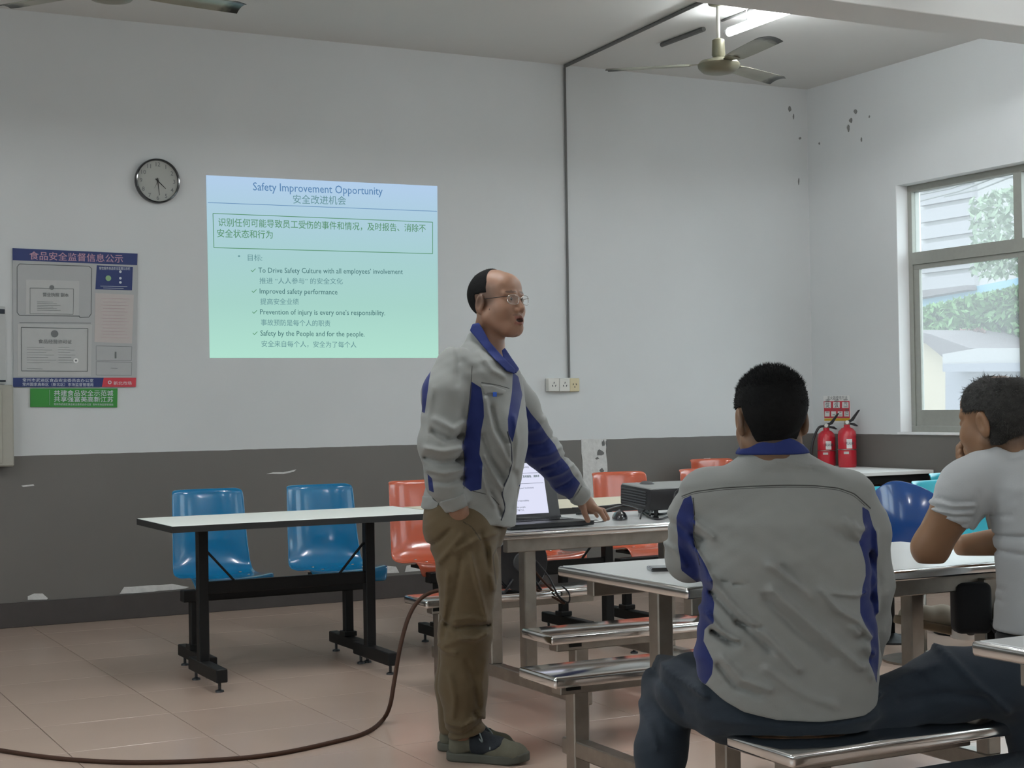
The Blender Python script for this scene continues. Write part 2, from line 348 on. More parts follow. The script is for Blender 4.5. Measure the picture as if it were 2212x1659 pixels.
# ---------------------------------------------------------------- ceiling fans
def fan(loc, rz, label):
    t = thing('ceiling_fan', label, 'fan', loc, rz, 'ceiling fans')
    MB().tube([(0,0,.10),(0,0,ZC-loc[2]-.03)], .0115, 10).done('downrod', M['offwhite'], t, True)
    MB().lathe([(.03,-.03),(.055,-.02),(.06,.0)], 20, (0,0,ZC-loc[2])).done('ceiling_cup', M['fan'], t, True)
    MB().lathe([(.028,0),(.04,.02),(.036,.11),(.02,.12)], 20, (0,0,.035)).done('rod_cover', M['fan'], t, True, 40)
    MB().lathe([(.05,-.055),(.095,-.045),(.12,-.02),(.125,.0),(.11,.018),(.06,.03),(.03,.045)], 32).done('motor_housing', M['fan'], t, True, 50)
    for k in range(3):
        a = k*2*math.pi/3; rot = Matrix.Rotation(a, 4, 'Z')@Matrix.Rotation(math.radians(-9), 4, 'X')
        b = MB(); n = 9; top = []
        prof = [(.17,.045,.045),(.22,.056,.058),(.35,.060,.066),(.5,.062,.070),(.62,.062,.072),(.665,.045,.072)]
        for dz in (0,.003):
            top.append([[b.bm.verts.new(rot@Vector((r, -w0+(w0+w1)*q/6, dz-.012*(1-abs(q/3-1)**2)*-1))) for q in range(7)] for r, w0, w1 in prof])
        for L_ in top:
            for r0, r1 in zip(L_, L_[1:]):
                for q in range(6): b.bm.faces.new((r0[q], r0[q+1], r1[q+1], r1[q]))
        e0 = [r[0] for r in top[0]]+top[0][-1][1:]+[r[-1] for r in top[0][::-1]][1:]+top[0][0][::-1][1:-1]
        e1 = [r[0] for r in top[1]]+top[1][-1][1:]+[r[-1] for r in top[1][::-1]][1:]+top[1][0][::-1][1:-1]
        for q in range(len(e0)): b.bm.faces.new((e0[q], e0[(q+1)%len(e0)], e1[(q+1)%len(e0)], e1[q]))
        bl = b.done('blade', M['fanblade'], t, True, 40)
        MB().poly([rot@Vector(p) for p in ((.09,-.02,.004),(.2,-.045,.004),(.2,.045,.004),(.09,.02,.004))], (0,0,.004)).done('blade_arm', M['fan'], bl)
def blade_mat():
    m = mat('fan_blade', (.34,.34,.28), .3, .3, noise=.35, nscale=5); nt = m.node_tree; L = nt.links.new
    t = nt.nodes.new('ShaderNodeTexCoord'); l = nt.nodes.new('ShaderNodeVectorMath'); l.operation = 'LENGTH'; L(t.outputs['Object'], l.inputs[0])
    n = nt.nodes.new('ShaderNodeTexNoise'); n.inputs['Scale'].default_value = 25; L(t.outputs['Object'], n.inputs['Vector'])
    a = nt.nodes.new('ShaderNodeMath'); a.operation = 'MULTIPLY_ADD'; a.inputs[1].default_value = .08; L(n.outputs['Fac'], a.inputs[0]); L(l.outputs['Value'], a.inputs[2])
    g = nt.nodes.new('ShaderNodeMapRange'); g.inputs[1].default_value = .60; g.inputs[2].default_value = .66; L(a.outputs[0], g.inputs[0])
    x = nt.nodes.new('ShaderNodeMix'); x.data_type = 'RGBA'; L(g.outputs[0], x.inputs[0]); L(nt.nodes['MIX'].outputs[2], x.inputs[6]); x.inputs[7].default_value = (.03,.03,.025,1)
    L(x.outputs[2], nt.nodes['Principled BSDF'].inputs['Base Color']); return m
M['fanblade'] = blade_mat()
fan((5.36,7.5,3.235), math.radians(20.2), 'dirty cream three bladed ceiling fan hanging by the lit tube light')
fan((1.74,7.27,3.22), math.radians(6), 'ceiling fan at the top left edge with one dark tipped blade showing')
# ---------------------------------------------------------------- the projected slide on the back wall
def slide_mat():
    m = bpy.data.materials.new('projected_light'); m.use_nodes = True; nt = m.node_tree; nt.nodes.clear(); L = nt.links.new
    g = nt.nodes.new('ShaderNodeNewGeometry'); s = nt.nodes.new('ShaderNodeSeparateXYZ'); L(g.outputs['Position'], s.inputs[0])
    mr = nt.nodes.new('ShaderNodeMapRange'); mr.inputs[1].default_value = 1.57; mr.inputs[2].default_value = 2.71; L(s.outputs['Z'], mr.inputs[0])
    r = nt.nodes.new('ShaderNodeValToRGB'); cr = r.color_ramp
    cr.elements[0].position = 0; cr.elements[0].color = (*s2l(182,232,214), 1); cr.elements[1].position = 1; cr.elements[1].color = (*s2l(184,212,242), 1)
    e = cr.elements.new(.55); e.color = (*s2l(172,214,214), 1); e = cr.elements.new(.8); e.color = (*s2l(178,212,228), 1)
    e = cr.elements.new(.3); e.color = (*s2l(172,218,208), 1)
    L(mr.outputs[0], r.inputs[0]); em = nt.nodes.new('ShaderNodeEmission'); L(r.outputs[0], em.inputs[0]); em.inputs[1].default_value = .93
    o = nt.nodes.new('ShaderNodeOutputMaterial'); L(em.outputs[0], o.inputs[0]); return m
SL = thing('projected_slide', 'bright projected slide on the back wall titled Safety Improvement Opportunity', 'projection', (3.6,YB-.001,2.1))
def on_slide(o): 
    o.matrix_parent_inverse = SL_inv; return o
bpy.context.view_layer.update(); SL_inv = SL.matrix_world.inverted()
on_slide(MB().poly([W(445,378.5,1,YB-.001), W(944.5,402,1,YB-.001), W(947,773,1,YB-.001), W(453,773,1,YB-.001)], (0,-.001,0)).done('slide_image', slide_mat(), SL))
sg = emis('slide_green_ink', s2l(92,150,110), .9); sgy = emis('slide_grey_ink', s2l(105,150,155), .9); sb = emis('slide_blue_ink', s2l(98,140,185), .9); sd = emis('slide_dark_ink', s2l(70,115,118), .9)
YS = YB-.0025
def stext(body, x0, y0, x1, y1, h, m, bold=0):
    a, b = W(x0, y0, 1, YS), W(x1, y1, 1, YS); d = b-a
    o = text(body, h, m, SL, a, d, (0,0,1), width=np.linalg.norm(d), bold=bold, ext=.0002)
    if o: on_slide(o)
PXM = .00315
stext('Safety Improvement Opportunity', 546,411,826,421, .073, sb, .0004)
stext('安全改进机会', 632,438,746,441, .062, sgy)
stext('识别任何可能导致员工受伤的事件和情况，及时报告、消除不', 471,487,919,500, .056, sg, .0005)
stext('安全状态和行为', 468,511,588,514, .056, sg, .0005)
stext('•', 513,558,518,558, .04, sgy)
stext('目标:', 533,562,564,563, .046, sgy)
for k, (e_, z_, xe, xz, y) in enumerate((('To Drive Safety Culture with all employees’ involvement', '推进 “人人参与” 的安全文化', 870, 740, 590),
        ('Improved safety performance', '提高安全业绩', 728, 645, 635), ('Prevention of injury is every one’s responsibility.', '事故预防是每个人的职责', 831, 713, 680), ('Safety by the People and for the people.', '安全来自每个人，安全为了每个人', 787, 769, 726))):
    dx_ = [558,560,561,562][k]
    stext(e_, dx_, y-1, xe, y+[2,1,1,1][k], .047, sd)
    stext(z_, dx_+2, y+22, xz, y+[23,22,24,24][k], .043, sgy)
    stext('✓', dx_-18, y-1, dx_-7, y-1, .045, sg)
def sline(pts, w, m):
    for p, q in zip(pts, pts[1:]):
        a, b = W(*p, 1, YS), W(*q, 1, YS); on_slide(MB().tube([a, b], w, 4).done('line', m, SL))
sline([(449,437.5),(944,456.5)], .0018, sb)
sline([(460,461),(934.5,480),(934.5,548),(462,535),(460,461)], .0022, sg)
# ================================================================ things on the walls
def held(root): bpy.context.view_layer.update(); return root.matrix_world.inverted()
def wq(name, m, parent, inv, pts, y, th=.0015):
    o = MB().poly([W(x, yy, 1, y) for x, yy in pts], (0,-th,0)).done(name, m, parent)
    if parent is not None: o.matrix_parent_inverse = inv
    return o
def wtext(body, x0, y0, x1, y1, h, m, parent, inv, y, bold=0, name='lettering'):
    a, b = W(x0, y0, 1, y), W(x1, y1, 1, y); d = b-a
    o = text(body, h, m, parent, a, d, (0,0,1), width=np.linalg.norm(d), bold=bold, name=name)
    if o: o.matrix_parent_inverse = inv
    return o
# clock
ck = thing('wall_clock', 'round white wall clock with black rim high on the back wall', 'clock', (2.505, YB, 2.645))
R_ = .137
MB().lathe([(R_,0),(R_,-.028),(R_-.004,-.035),(R_-.011,-.036),(R_-.014,-.02),(R_-.014,-.0201)], 64, (0,0,0), 'y').done('rim', M['gloss'], ck, True, 30)
M['dial'] = mat('clock_dial', (.40,.41,.38), .5)
MB().lathe([(R_-.012,-.012),(R_-.012,-.0205)], 64, (0,0,0), 'y').done('dial', M['dial'], ck)
for h in range(1, 13):
    a = math.radians(h*30); text(str(h), .036, M['greyprint'], ck, (.102*math.sin(a), -.0212, .102*math.cos(a)-.0125), (1,0,0), (0,0,1), name='numeral', align='CENTER', bold=.0006)
for nm, ang, l, w in (('hour_hand', 133, .066, .0035), ('minute_hand', 174, .088, .0028), ('second_hand', 205, .05, .001)):
    a = math.radians(ang); d = Vector((math.sin(a), 0, math.cos(a))); p = Vector((math.cos(a), 0, -math.sin(a)))
    MB().poly([Vector((0,-.0235,0))-d*.018-p*w, Vector((0,-.0235,0))-d*.018+p*w, Vector((0,-.0235,0))+d*l+p*w*.4, Vector((0,-.0235,0))+d*l-p*w*.4], (0,-.001,0)).done(nm, M['gloss'], ck)
MB().lathe([(.006,-.022),(.006,-.027)], 16, (0,0,0), 'y').done('centre_cap', M['gloss'], ck)
# sockets
sk = thing('socket_box', 'white wall socket box of two outlets and one yellowed outlet below the grey conduit', 'socket', W(1215,831,1,YB)); inv = held(sk)
for k, (x0, x1, m) in enumerate(((1183,1206,'offwhite'),(1207,1229,'offwhite'),(1231,1252,'yellowed'))):
    a, b = W(x0,846,1,YB-.03), W(x1,817,1,YB-.03)
    o = box('outlet', M[m], sk, a[0], b[0], YB-.045 if k < 2 else YB-.03, YB, a[2], b[2], bev=.004); o.matrix_parent_inverse = inv
    cx, cz = (a[0]+b[0])/2, (a[2]+b[2])/2; yy = YB-.046 if k < 2 else YB-.031
    s = MB()
    for dx, dz, r in ((0,.014,.3),(-.012,-.006,-.5),(.012,-.006,.5)) if k < 2 else ((-.012,.004,.4),(.012,.004,-.4),(0,-.014,0)):
        s.box(-.0018,.0018,-.002,.001,-.006,.006, mtx=Matrix.Translation((cx+dx,yy,cz+dz))@Matrix.Rotation(r,4,'Y'))
    p = s.done('pin_slot', M['ink'], sk); p.matrix_parent_inverse = inv; tag(p, kind='stuff')
# information board
bd = thing('information_board', 'food safety information board with navy header and certificates on the wall', 'board', W(160,690,1,YB)); inv = held(bd)
y1, y2, y3, y4 = YB-.012, YB-.0135, YB-.016, YB-.018
wq('board_panel', M['posterboard'], bd, inv, [(27,537),(297,548),(294,835),(28,835)], YB, .012)
wq('header_band', M['posterblue'], bd, inv, [(27,536),(297,548),(296,573),(27,562)], y1)
wtext('食品安全监督信息公示', 63,559,265,566, .052, M['lettering'], bd, inv, y2, .001)
wq('footer_band', M['posterblue'], bd, inv, [(28,816),(224,816),(220,836),(28,836)], y1)
wq('footer_tag', M['posterred'], bd, inv, [(224,816),(294,816),(293,836),(220,836)], y1)
wtext('常州市武进区食品安全委员会办公室', 48,824,201,825, .022, M['whiteprint'], bd, inv, y2)
wtext('常州国家高新区（新北区）市场监督管理局', 48,833,201,834, .022, M['whiteprint'], bd, inv, y2)
wtext('新北市场', 245,831,284,831, .024, M['whiteprint'], bd, inv, y2)
c = [W(237,826,1,y2)]; o = MB().lathe([(.011,0),(.011,-.001)], 16, c[0], 'y').done('round_logo', M['whiteprint'], bd); o.matrix_parent_inverse = inv
o = MB().lathe([(.006,0),(.006,-.0016)], 12, c[0], 'y').done('logo_core', M['posterred'], bd); o.matrix_parent_inverse = inv
def outline(pts, w, m, y, closed=True, name='printed_frame'):
    P_ = [W(a, b, 1, y) for a, b in pts]; s = MB()
    for p, q in zip(P_, P_[1:]+(P_[:1] if closed else [])): s.tube([p, q], w, 4)
    o = s.done(name, m, bd); o.matrix_parent_inverse = inv
outline([(42,570),(192,575),(198,580),(197,678),(192,685),(172,686),(172,683),(42,681),(37,675),(37,576)], .0022, M['greyprint'], y1)
wq('certificate', M['certificate'], bd, inv, [(56,604),(171,607),(170,681),(56,679)], y1)
outline([(65,622),(159,624),(158,679),(65,677)], .001, M['greyprint'], y3)
wtext('营业执照 副本', 92,640,148,641, .026, M['greyprint'], bd, inv, y3)
for k in range(6): outline([(80,652+k*3.6),(115+(k%3)*8,652.5+k*3.6)], .0007, M['greyprint'], y3, False, 'print_line')
wq('certificate', M['certificate'], bd, inv, [(38,700),(199,702),(196,812),(38,812)], y1)
outline([(42,697),(196,698)], .0018, M['greyprint'], y1, False)
outline([(46,707),(190,710),(189,802),(47,801)], .0016, M['greyprint'], y3)
for cx, cy, r in ((118,721,.021),(112,621,.014)):
    o = MB().lathe([(r,0),(r,-.001)], 20, W(cx,cy,1,y3), 'y').done('round_seal', M['greyprint'], bd); o.matrix_parent_inverse = inv
wtext('食品经营许可证', 83,741,155,742, .026, M['greyprint'], bd, inv, y3)
for k in range(7): outline([(58,750+k*5.5),(96+(k*17)%30,750.5+k*5.5)], .0006, M['greyprint'], y3, False, 'print_line'); outline([(126,750+k*5.5),(150+(k*11)%20,750.5+k*5.5)], .0006, M['greyprint'], y3, False, 'print_line')
outline([(58,796),(92,797)], .0008, M['greyprint'], y3, False, 'print_line')
o = MB().lathe([(.015,0),(.015,-.0006)], 20, W(164,779,1,y3), 'y').done('round_seal', M['paper'], bd); o.matrix_parent_inverse = inv
o = MB().lathe([(.006,0),(.006,-.0012)], 12, W(164,779,1,y3), 'y').done('seal_core', M['greyprint'], bd); o.matrix_parent_inverse = inv
wq('blue_notice', M['posterblue'], bd, inv, [(209,573),(287,577),(285,627),(206,625)], y1)
wtext('餐饮服务食品安全监督公示栏', 214,582,281,583, .019, M['whiteprint'], bd, inv, y3)
o = MB().lathe([(.017,0),(.017,-.001)], 14, W(234,601,1,y3), 'y').done('green_badge', M['posterbadge'] if 'posterbadge' in M else mat('badge_green', (.25,.42,.22), .5), bd); o.matrix_parent_inverse = inv
for cy in (587,601,610):
    o = MB().lathe([(.008,0),(.008,-.001)], 10, W(260,cy,1,y3), 'y').done('small_badge', M['whiteprint'], bd); o.matrix_parent_inverse = inv
for k in range(2): outline([(217+k*6,618+k*4),(275-k*8,619+k*4)], .0012, M['whiteprint'], y3, False, 'print_line')
wq('notice_sheet', M['pinkpaper'], bd, inv, [(206,633),(289,637),(285,742),(204,739)], y1)
for k in range(13): outline([(219+(k%2)*3,645+k*7),(280-(k*7)%12,646+k*7)], .0006, mat_pr if 'mat_pr' in globals() else M['lettering'], y3, False, 'print_line')
for a, b in ((747,778),(781,810)): outline([(208,a),(285,a+2),(284,b+1),(208,b)], .001, M['greyprint'], y1)
outline([(250,760),(250,774)], .004, M['greyprint'], y3, False, 'print_line')
outline([(239,795),(254,796)], .001, M['greyprint'], y3, False, 'print_line')
gs = thing('green_banner', 'green food safety slogan sign below the information board', 'sign', W(158,858,1,YB)); inv2 = held(gs); inv = inv2
wq('banner_panel', M['postergreen'], gs, inv, [(65,839),(253,839),(252,880),(65,879)], YB, .012)
wtext('共建食品安全示范城', 116,854,244,854, .036, M['whiteprint'], gs, inv, y2, .0004)
wtext('共享强富美高新江苏', 116,867,244,868, .036, M['whiteprint'], gs, inv, y2, .0004)
wtext('常州市武进区食品安全委员会办公室  常州市场监督管理局', 116,875,244,876, .014, M['whiteprint'], gs, inv, y2)
bd_ = bd; bd = gs; outline([(107,842),(107,875)], .0006, M['whiteprint'], y2, False, 'divider'); bd = bd_
# left edge: framed notice and beige box
nb = thing('notice_frame', 'white notice with black clips at the left edge above the beige box', 'notice', W(-30,750,1,YB)); inv = held(nb)
wq('notice_panel', M['certificate'], nb, inv, [(-140,640),(10,663),(12,829),(-140,829)], YB, .02)
wq('clip_bar', M['ink'], nb, inv, [(-140,660),(10,668),(10,678),(-140,670)], YB-.02, .006)
wq('clip_bar', M['ink'], nb, inv, [(-140,821),(12,821),(12,825),(-140,825)], YB-.02, .006)
eb = thing('wall_cabinet', 'beige steel wall cabinet cut by the left edge over the grey dado', 'cabinet', (1.42, YB, .94))
box('cabinet_body', M['beige'], eb, -.4, .205, -.12, 0, 0, .47, bev=.008)
box('cabinet_door', M['beige'], eb, -.38, .14, -.128, -.12, .02, .45, bev=.003)
MB().lathe([(.012,-.128),(.012,-.136)], 16, (.09,0,.10), 'y').done('lock', M['ink'], eb)
# extinguisher poster on the back wall beside the corner? it hangs on the right wall, seen at a slant
fp = thing('extinguisher_poster', 'red and white fire extinguisher instruction poster above the two red extinguishers', 'poster', W(1808,882,0,XR)); inv = held(fp)
def rq(name, m, pts, x, th=.0015):
    o = MB().poly([W(a, b, 0, x) for a, b in pts], (-th,0,0)).done(name, m, fp); o.matrix_parent_inverse = inv; return o
def rtext(body, x0, y0, x1, y1, h, m, x):
    a, b = W(x0, y0, 0, x), W(x1, y1, 0, x); d = b-a; o = text(body, h, m, fp, a, d, (0,0,1), width=np.linalg.norm(d)); o.matrix_parent_inverse = inv
rq('poster_sheet', M['paper'], [(1779,855),(1836,854),(1838,914),(1780,912)], XR, .002)
rq('red_field', M['posterred'], [(1779.5,867),(1835,866),(1836,903),(1781,903)], XR-.002)
rq('yellow_band', mat('poster_yellow', (.62,.38,.02), .6), [(1781,904),(1836,903),(1836,909),(1781,909)], XR-.002)
for a, b in ((1781,1795),(1800,1814),(1819.5,1833)): rq('picture_box', M['paper'], [(a,868.5),(b,868.5),(b,881.5),(a,881.5)], XR-.0036)
for k in range(4): rq('picture_box', M['paper'], [(1782+k*14,888.5),(1792+k*14,888.5),(1792+k*14,899.5),(1782+k*14,899.5)], XR-.0036)
rtext('灭火器使用方法', 1787,863,1830,862, .03, M['greyprint'], XR-.0022)
for a, t_ in ((1783,'提'),(1802,'拔'),(1822,'压')): rtext(t_, a, 879, a+9, 879, .07, M['greyprint'], XR-.0055)
for k, t_ in enumerate('一二三四'): rtext(t_, 1784+k*14, 897, 1790+k*14, 897, .06, M['greyprint'], XR-.0055)
# ================================================================ furniture
def shell(name, m, parent, wt=.18, ws=.21, zs=.415, zt=.84, dy=.46, round_top=.05):
    """moulded seat shell: local frame, seat faces -y, origin on the floor under the middle of the seat"""
    prof = [(-.242,zs-.055),(-.225,zs-.012),(-.19,zs+.004),(-.10,zs-.006),(0,zs-.014),(.09,zs-.008),(.145,zs+.022),(.18,zs+.075),(.20,zs+.15),(.215,zs+.25),(.232,zt-.05),(.24,zt-.012),(.252,zt)]
    prof = catmull([(0,)+p for p in prof], 3); n = len(prof); b = bmesh.new(); rows = []
    for i, p in enumerate(prof):
        t = i/(n-1); tb = max(0, min(1, (t-.42)/.58)); w = ws+(wt-ws)*tb
        if t < .16: w *= .90+.10*math.sin(t/.16*math.pi/2)
        if t > .93: w *= 1-round_top*((t-.93)/.07)**2*2.2
        row = []
        for k in range(17):
            u = k/8-1; cur = abs(u)**3.2
            yy = p[1]; zz = p[2]
            lift = .016*cur; curl = .045*cur
            if t < .42: zz += lift*(1 if t > .1 else t/.1)
            elif t < .6: s_ = (t-.42)/.18; zz += lift*(1-s_); yy -= curl*s_
            else: yy -= curl*(1-max(0,(t-.9))/.1*.6)
            row.append(b.verts.new((w*u, yy, zz)))
        rows.append(row)
    for r0, r1 in zip(rows, rows[1:]):
        for k in range(16): b.faces.new((r0[k], r0[k+1], r1[k+1], r1[k]))
    me = bpy.data.meshes.new(name); b.to_mesh(me); b.free(); o = link(name, me, m, parent, True)
    s = o.modifiers.new('s', 'SOLIDIFY'); s.thickness = .007; s.offset = 0
    s = o.modifiers.new('b', 'SUBSURF'); s.levels = 1; s.render_levels = 1
    return o
def seat_unit(label, xs, cols, m, y=7.62, ycol=7.33, group='shell seats on shared black beams'):
    """two shells bolted on one beam that stands on two black posts"""
    x0 = (xs[0]+xs[-1])/2; t = thing('beam_seat', label, 'seat', (x0, y, 0), 0, group)
    for x in xs:
        s = shell('seat_shell', m, t); s.location = (x-x0, 0, 0)
        b = MB()
        for a in (-.11,.11):
            for c_ in (-.12,.02): b.lathe([(.009,0),(.007,.004),(.001,.005)], 10, (a, c_, .424))
        o = b.done('bolt', M['steel'], s, True); 
        box('seat_bracket', M['blackmetal'], s, -.13,.13,-.14,.04,.385,.402)
    box('beam', M['blackmetal'], t, min(cols[0],xs[0]-.05)-x0-.06, max(cols[-1],xs[-1]+.05)-x0+.06, ycol-y+.0, ycol-y+.06, .33, .385, bev=.004)
    for c_ in cols:
        box('post', M['blackmetal'], t, c_-x0-.022, c_-x0+.022, ycol-y+.008, ycol-y+.052, .06, .335, bev=.004)
        f = box('foot_bar', M['blackmetal'], t, c_-x0-.024, c_-x0+.024, ycol-y-.26, ycol-y+.24, .045, .10, bev=.004)
        box('post_collar', M['blackmetal'], t, c_-x0-.034, c_-x0+.034, ycol-y-.005, ycol-y+.065, .10, .125, bev=.003)
        for dy in (-.22,.20): MB().lathe([(.02,0),(.018,.008),(.007,.012),(.007,.047)], 14, (c_-x0, ycol-y+dy, 0)).done('levelling_foot', M['black'], f, True, 40)
    return t
seat_unit('pair of bright blue plastic shell seats behind the left white table', (2.325, 2.935), (2.115, 2.905), M['blue'], 7.59, 7.30)
seat_unit('pair of orange shell seats behind the standing man and laptop', (3.53, 4.14), (3.42, 4.17), M['orange'], 7.62, 7.33)
seat_unit('pair of orange shell seats behind the black projector', (4.845, 5.46), (4.60, 5.45), M['orange'], 7.66, 7.37)
t = seat_unit('pair of orange shell seats farthest right along the back wall', (6.42, 7.02), (6.5, 7.1), M['orange'], 8.95, 8.75)
def desk(label, x0, x1, y0, y1, legs, m, z=.745, rz=0, gap=True):
    cx, cy = (x0+x1)/2, (y0+y1)/2; t = thing('folding_table', label, 'table', (cx, cy, 0), rz, 'long tables with black frames')
    hx, hy = (x1-x0)/2, (y1-y0)/2
    o = box('tabletop', m, t, -hx+.003, hx-.003, -hy+.003, hy-.003, z-.026, z, bev=.0015)
    e = MB(); e.box(-hx, hx, -hy, -hy+.004, z-.03, z-.002); e.box(-hx, hx, hy-.004, hy, z-.03, z-.002); e.box(-hx, -hx+.004, -hy+.004, hy-.004, z-.03, z-.002); e.box(hx-.004, hx, -hy+.004, hy-.004, z-.03, z-.002)
    e.done('edge_band', M['blackedge'], t)
    a, b = legs[0]-cx, legs[1]-cx; ly = -.02
    for x in (a, b):
        box('leg', M['blackmetal'], t, x-.024, x+.024, ly-.024, ly+.024, .10, z-.03, bev=.004)
        f = box('foot_bar', M['blackmetal'], t, x-.026, x+.026, -hy+.0, hy*.45, .045, .105, bev=.004)
        for yy in (-hy+.04, hy*.45-.04): MB().lathe([(.02,0),(.018,.008),(.007,.012),(.007,.047)], 14, (x, yy, 0)).done('levelling_foot', M['black'], f, True, 40)
        box('leg_bracket', M['blackmetal'], t, x-.02, x+.10*(1 if x == a else -1) if x == a else x+.02, ly-.03, ly+.03, z-.042, z-.03) if x == a else box('leg_bracket', M['blackmetal'], t, x-.02, x+.08, ly-.03, ly+.03, z-.042, z-.03)
        sgn = 1 if x == a else -1
        MB().tube([(x+sgn*.024, ly, .60), (x+sgn*.15, ly, .46)], .006, 6).done('brace', M['blackmetal'], t)
    box('crossbar', M['blackmetal'], t, a+.02, b-.02, ly-.012, ly+.012, .405, .462, bev=.003)
    return t
desk('long white table with black edge standing left before the blue seats', 1.83, 3.135, 6.665, 7.275, (2.045, 2.865), M['laminate'])
desk('cream topped table behind the laptop and projector before the orange seats', 3.145, 4.62, 6.56, 7.17, (3.30, 4.14), M['cream'])
# table along the right wall, with teal chairs
t = thing('wall_table', 'white topped table against the right wall under the extinguishers', 'table', (7.0, 8.3, 0))
box('tabletop', M['paper'], t, -.42, .48, -.25, 1.0, .735, .76, bev=.002)
box('apron', M['blackmetal'], t, -.40, .46, -.23, .98, .68, .735)
for a in (-.38,.43):
    for b in (-.21,.95): box('leg', M['blackmetal'], t, a-.02, a+.02, b-.02, b+.02, 0, .70, bev=.003)
M['brownpanel'] = mat('brown_panel', (.07,.035,.025), .5, noise=.2)
box('back_panel', M['brownpanel'], t, -.38, .44, .2, .22, .3, .70)
def pedestal_chair(label, loc, rz, m, wt=.17, round_top=.05, zt=.84, zs=.43):
    t = thing('shell_chair', label, 'chair', loc, rz, 'single shell chairs at the right')
    shell('seat_shell', m, t, wt=wt, zt=zt, zs=zs, round_top=round_top)
    MB().tube([(0,0,.03),(0,0,zs-.05)], .022, 12).done('post', M['blackmetal'], t, True)
    box('seat_bracket', M['blackmetal'], t, -.12,.12,-.1,.1,zs-.055,zs-.03)
    MB().lathe([(.17,0),(.17,.01),(.05,.025),(.022,.04)], 28).done('base_plate', M['blackmetal'], t, True, 40)
    return t
pedestal_chair('turquoise shell chair behind the blue rounded chair, left of its pair', (W(2060,1024,2,.81)[0]-.05, W(2060,1024,2,.81)[1]-.25, 0), 0, M['teal'], .17, .05, .82)
pedestal_chair('turquoise shell chair nearer the window beside the man in the white shirt', (W(2025,1033,2,.81)[0]-.05, W(2025,1033,2,.81)[1]-.25, 0), 0, M['teal'], .17, .05, .80)
pedestal_chair('small turquoise chair edge showing behind the seated man\'s right shoulder', (W(1865,1040,2,.81)[0]-.05, W(1865,1040,2,.81)[1]-.25, 0), 0, M['teal'], .17, .05, .78)
# dark blue chair with a rounded back
t = thing('round_back_chair', 'dark blue glossy chair with rounded back at the right beyond the steel table', 'chair', (5.17, 5.66, 0), math.radians(-10))
b = bmesh.new(); rows = []
for i in range(17):
    v = i/16; z = .52+v*.33; w = .215*math.sqrt(max(.02, 1-abs((v-.42)/.60)**2.6)); row = []
    for k in range(21):
        u = k/10-1; row.append(b.verts.new((w*u, .17+.04*v-.085*(w*u/.215)**2-.02*math.sin(v*3.14), z-.012*abs(u)**2)))
    rows.append(row)
for r0, r1 in zip(rows, rows[1:]):
    for k in range(20): b.faces.new((r0[k], r0[k+1], r1[k+1], r1[k]))
me = bpy.data.meshes.new('backrest'); b.to_mesh(me); b.free(); o = link('backrest', me, M['navyplastic'], t, True)
s = o.modifiers.new('s', 'SOLIDIFY'); s.thickness = .012; s = o.modifiers.new('b', 'SUBSURF'); s.levels = 1; s.render_levels = 1
MB().lathe([(.05,.40),(.19,.405),(.215,.425),(.21,.445),(.18,.437),(.02,.432)], 36).done('seat', M['blue'], t, True, 50)
MB().tube([(0,0,.02),(0,0,.41)], .02, 12).done('post', M['steelframe'], t, True)
for a in (-.15,.15): MB().tube([(a,.1,.42),(a,.2,.46),(a,.215,.60)], .01, 8).done('back_support', M['steelframe'], t, True)
MB().lathe([(.19,0),(.19,.01),(.05,.03),(.02,.05)], 28).done('base_plate', M['steelframe'], t, True, 40)
# ---------------------------------------------------------------- stainless canteen tables with fixed benches
def bench_top(name, t, x0, x1, y0, y1, z):
    b = MB(); b.box(x0, x1, y0, y1, z-.036, z, bev=.010, seg=3); return b.done(name, M['steeltop'], t, True, 40)
def canteen(label, x0, x1, y0, y1, xl, xr, benches, z=.765, zb=.42, leg_y=None):
    t = thing('canteen_table', label, 'table', (x0, y0, 0), 0, 'stainless canteen tables with fixed benches'); ox, oy = x0, y0
    o = MB().box(0, x1-x0, 0, y1-y0, z-.030, z, bev=.008, seg=3).done('tabletop', M['steeltop'], t, True, 40)
    MB().box(.013, x1-x0-.013, .013, y1-y0-.013, z-.004, z+.0012, bev=.0006).done('sheen_sheet', M['steeltable'], t)  # thin added sheet that carries the painted sheen of the steel top
    for yy in (.07, y1-y0-.11): box('top_rail', M['steelframe'], t, .06, x1-x0-.06, yy, yy+.04, z-.085, z-.029, bev=.003)
    ly = leg_y or (y0+.06, y1-.36)
    for x in (xl, xr):
        for q in ly: box('leg', M['steelframe'], t, x-ox, x-ox+.052, q-oy, q-oy+.052, .195, z-.05, bev=.004)
        box('end_beam', M['steelframe'], t, x-ox+.001, x-ox+.051, benches[0][2]+.06-oy, benches[-1][3]-.06-oy, .145, .197, bev=.004)
    for bx0, bx1, b0, b1 in benches:
        bt = bench_top('bench_seat', t, bx0-ox, bx1-ox, b0-oy, b1-oy, zb)
        box('bench_rail', M['steelframe'], bt, bx0-ox+.07, bx1-ox-.06, (b0+b1)/2-oy-.03, (b0+b1)/2-oy+.03, zb-.075, zb-.034, bev=.003)
        for x in (xl, xr):
            if x < bx1: box('bench_post', M['steelframe'], t, x-ox-.002, x-ox+.054, (b0+b1)/2-oy-.028, (b0+b1)/2-oy+.028, 0, zb-.035, bev=.004)
            if x < bx1: box('post_bracket', M['blackmetal'], t, x-ox-.03, x-ox+.02, (b0+b1)/2-oy-.035, (b0+b1)/2-oy+.02, zb-.062, zb-.036)
    return t
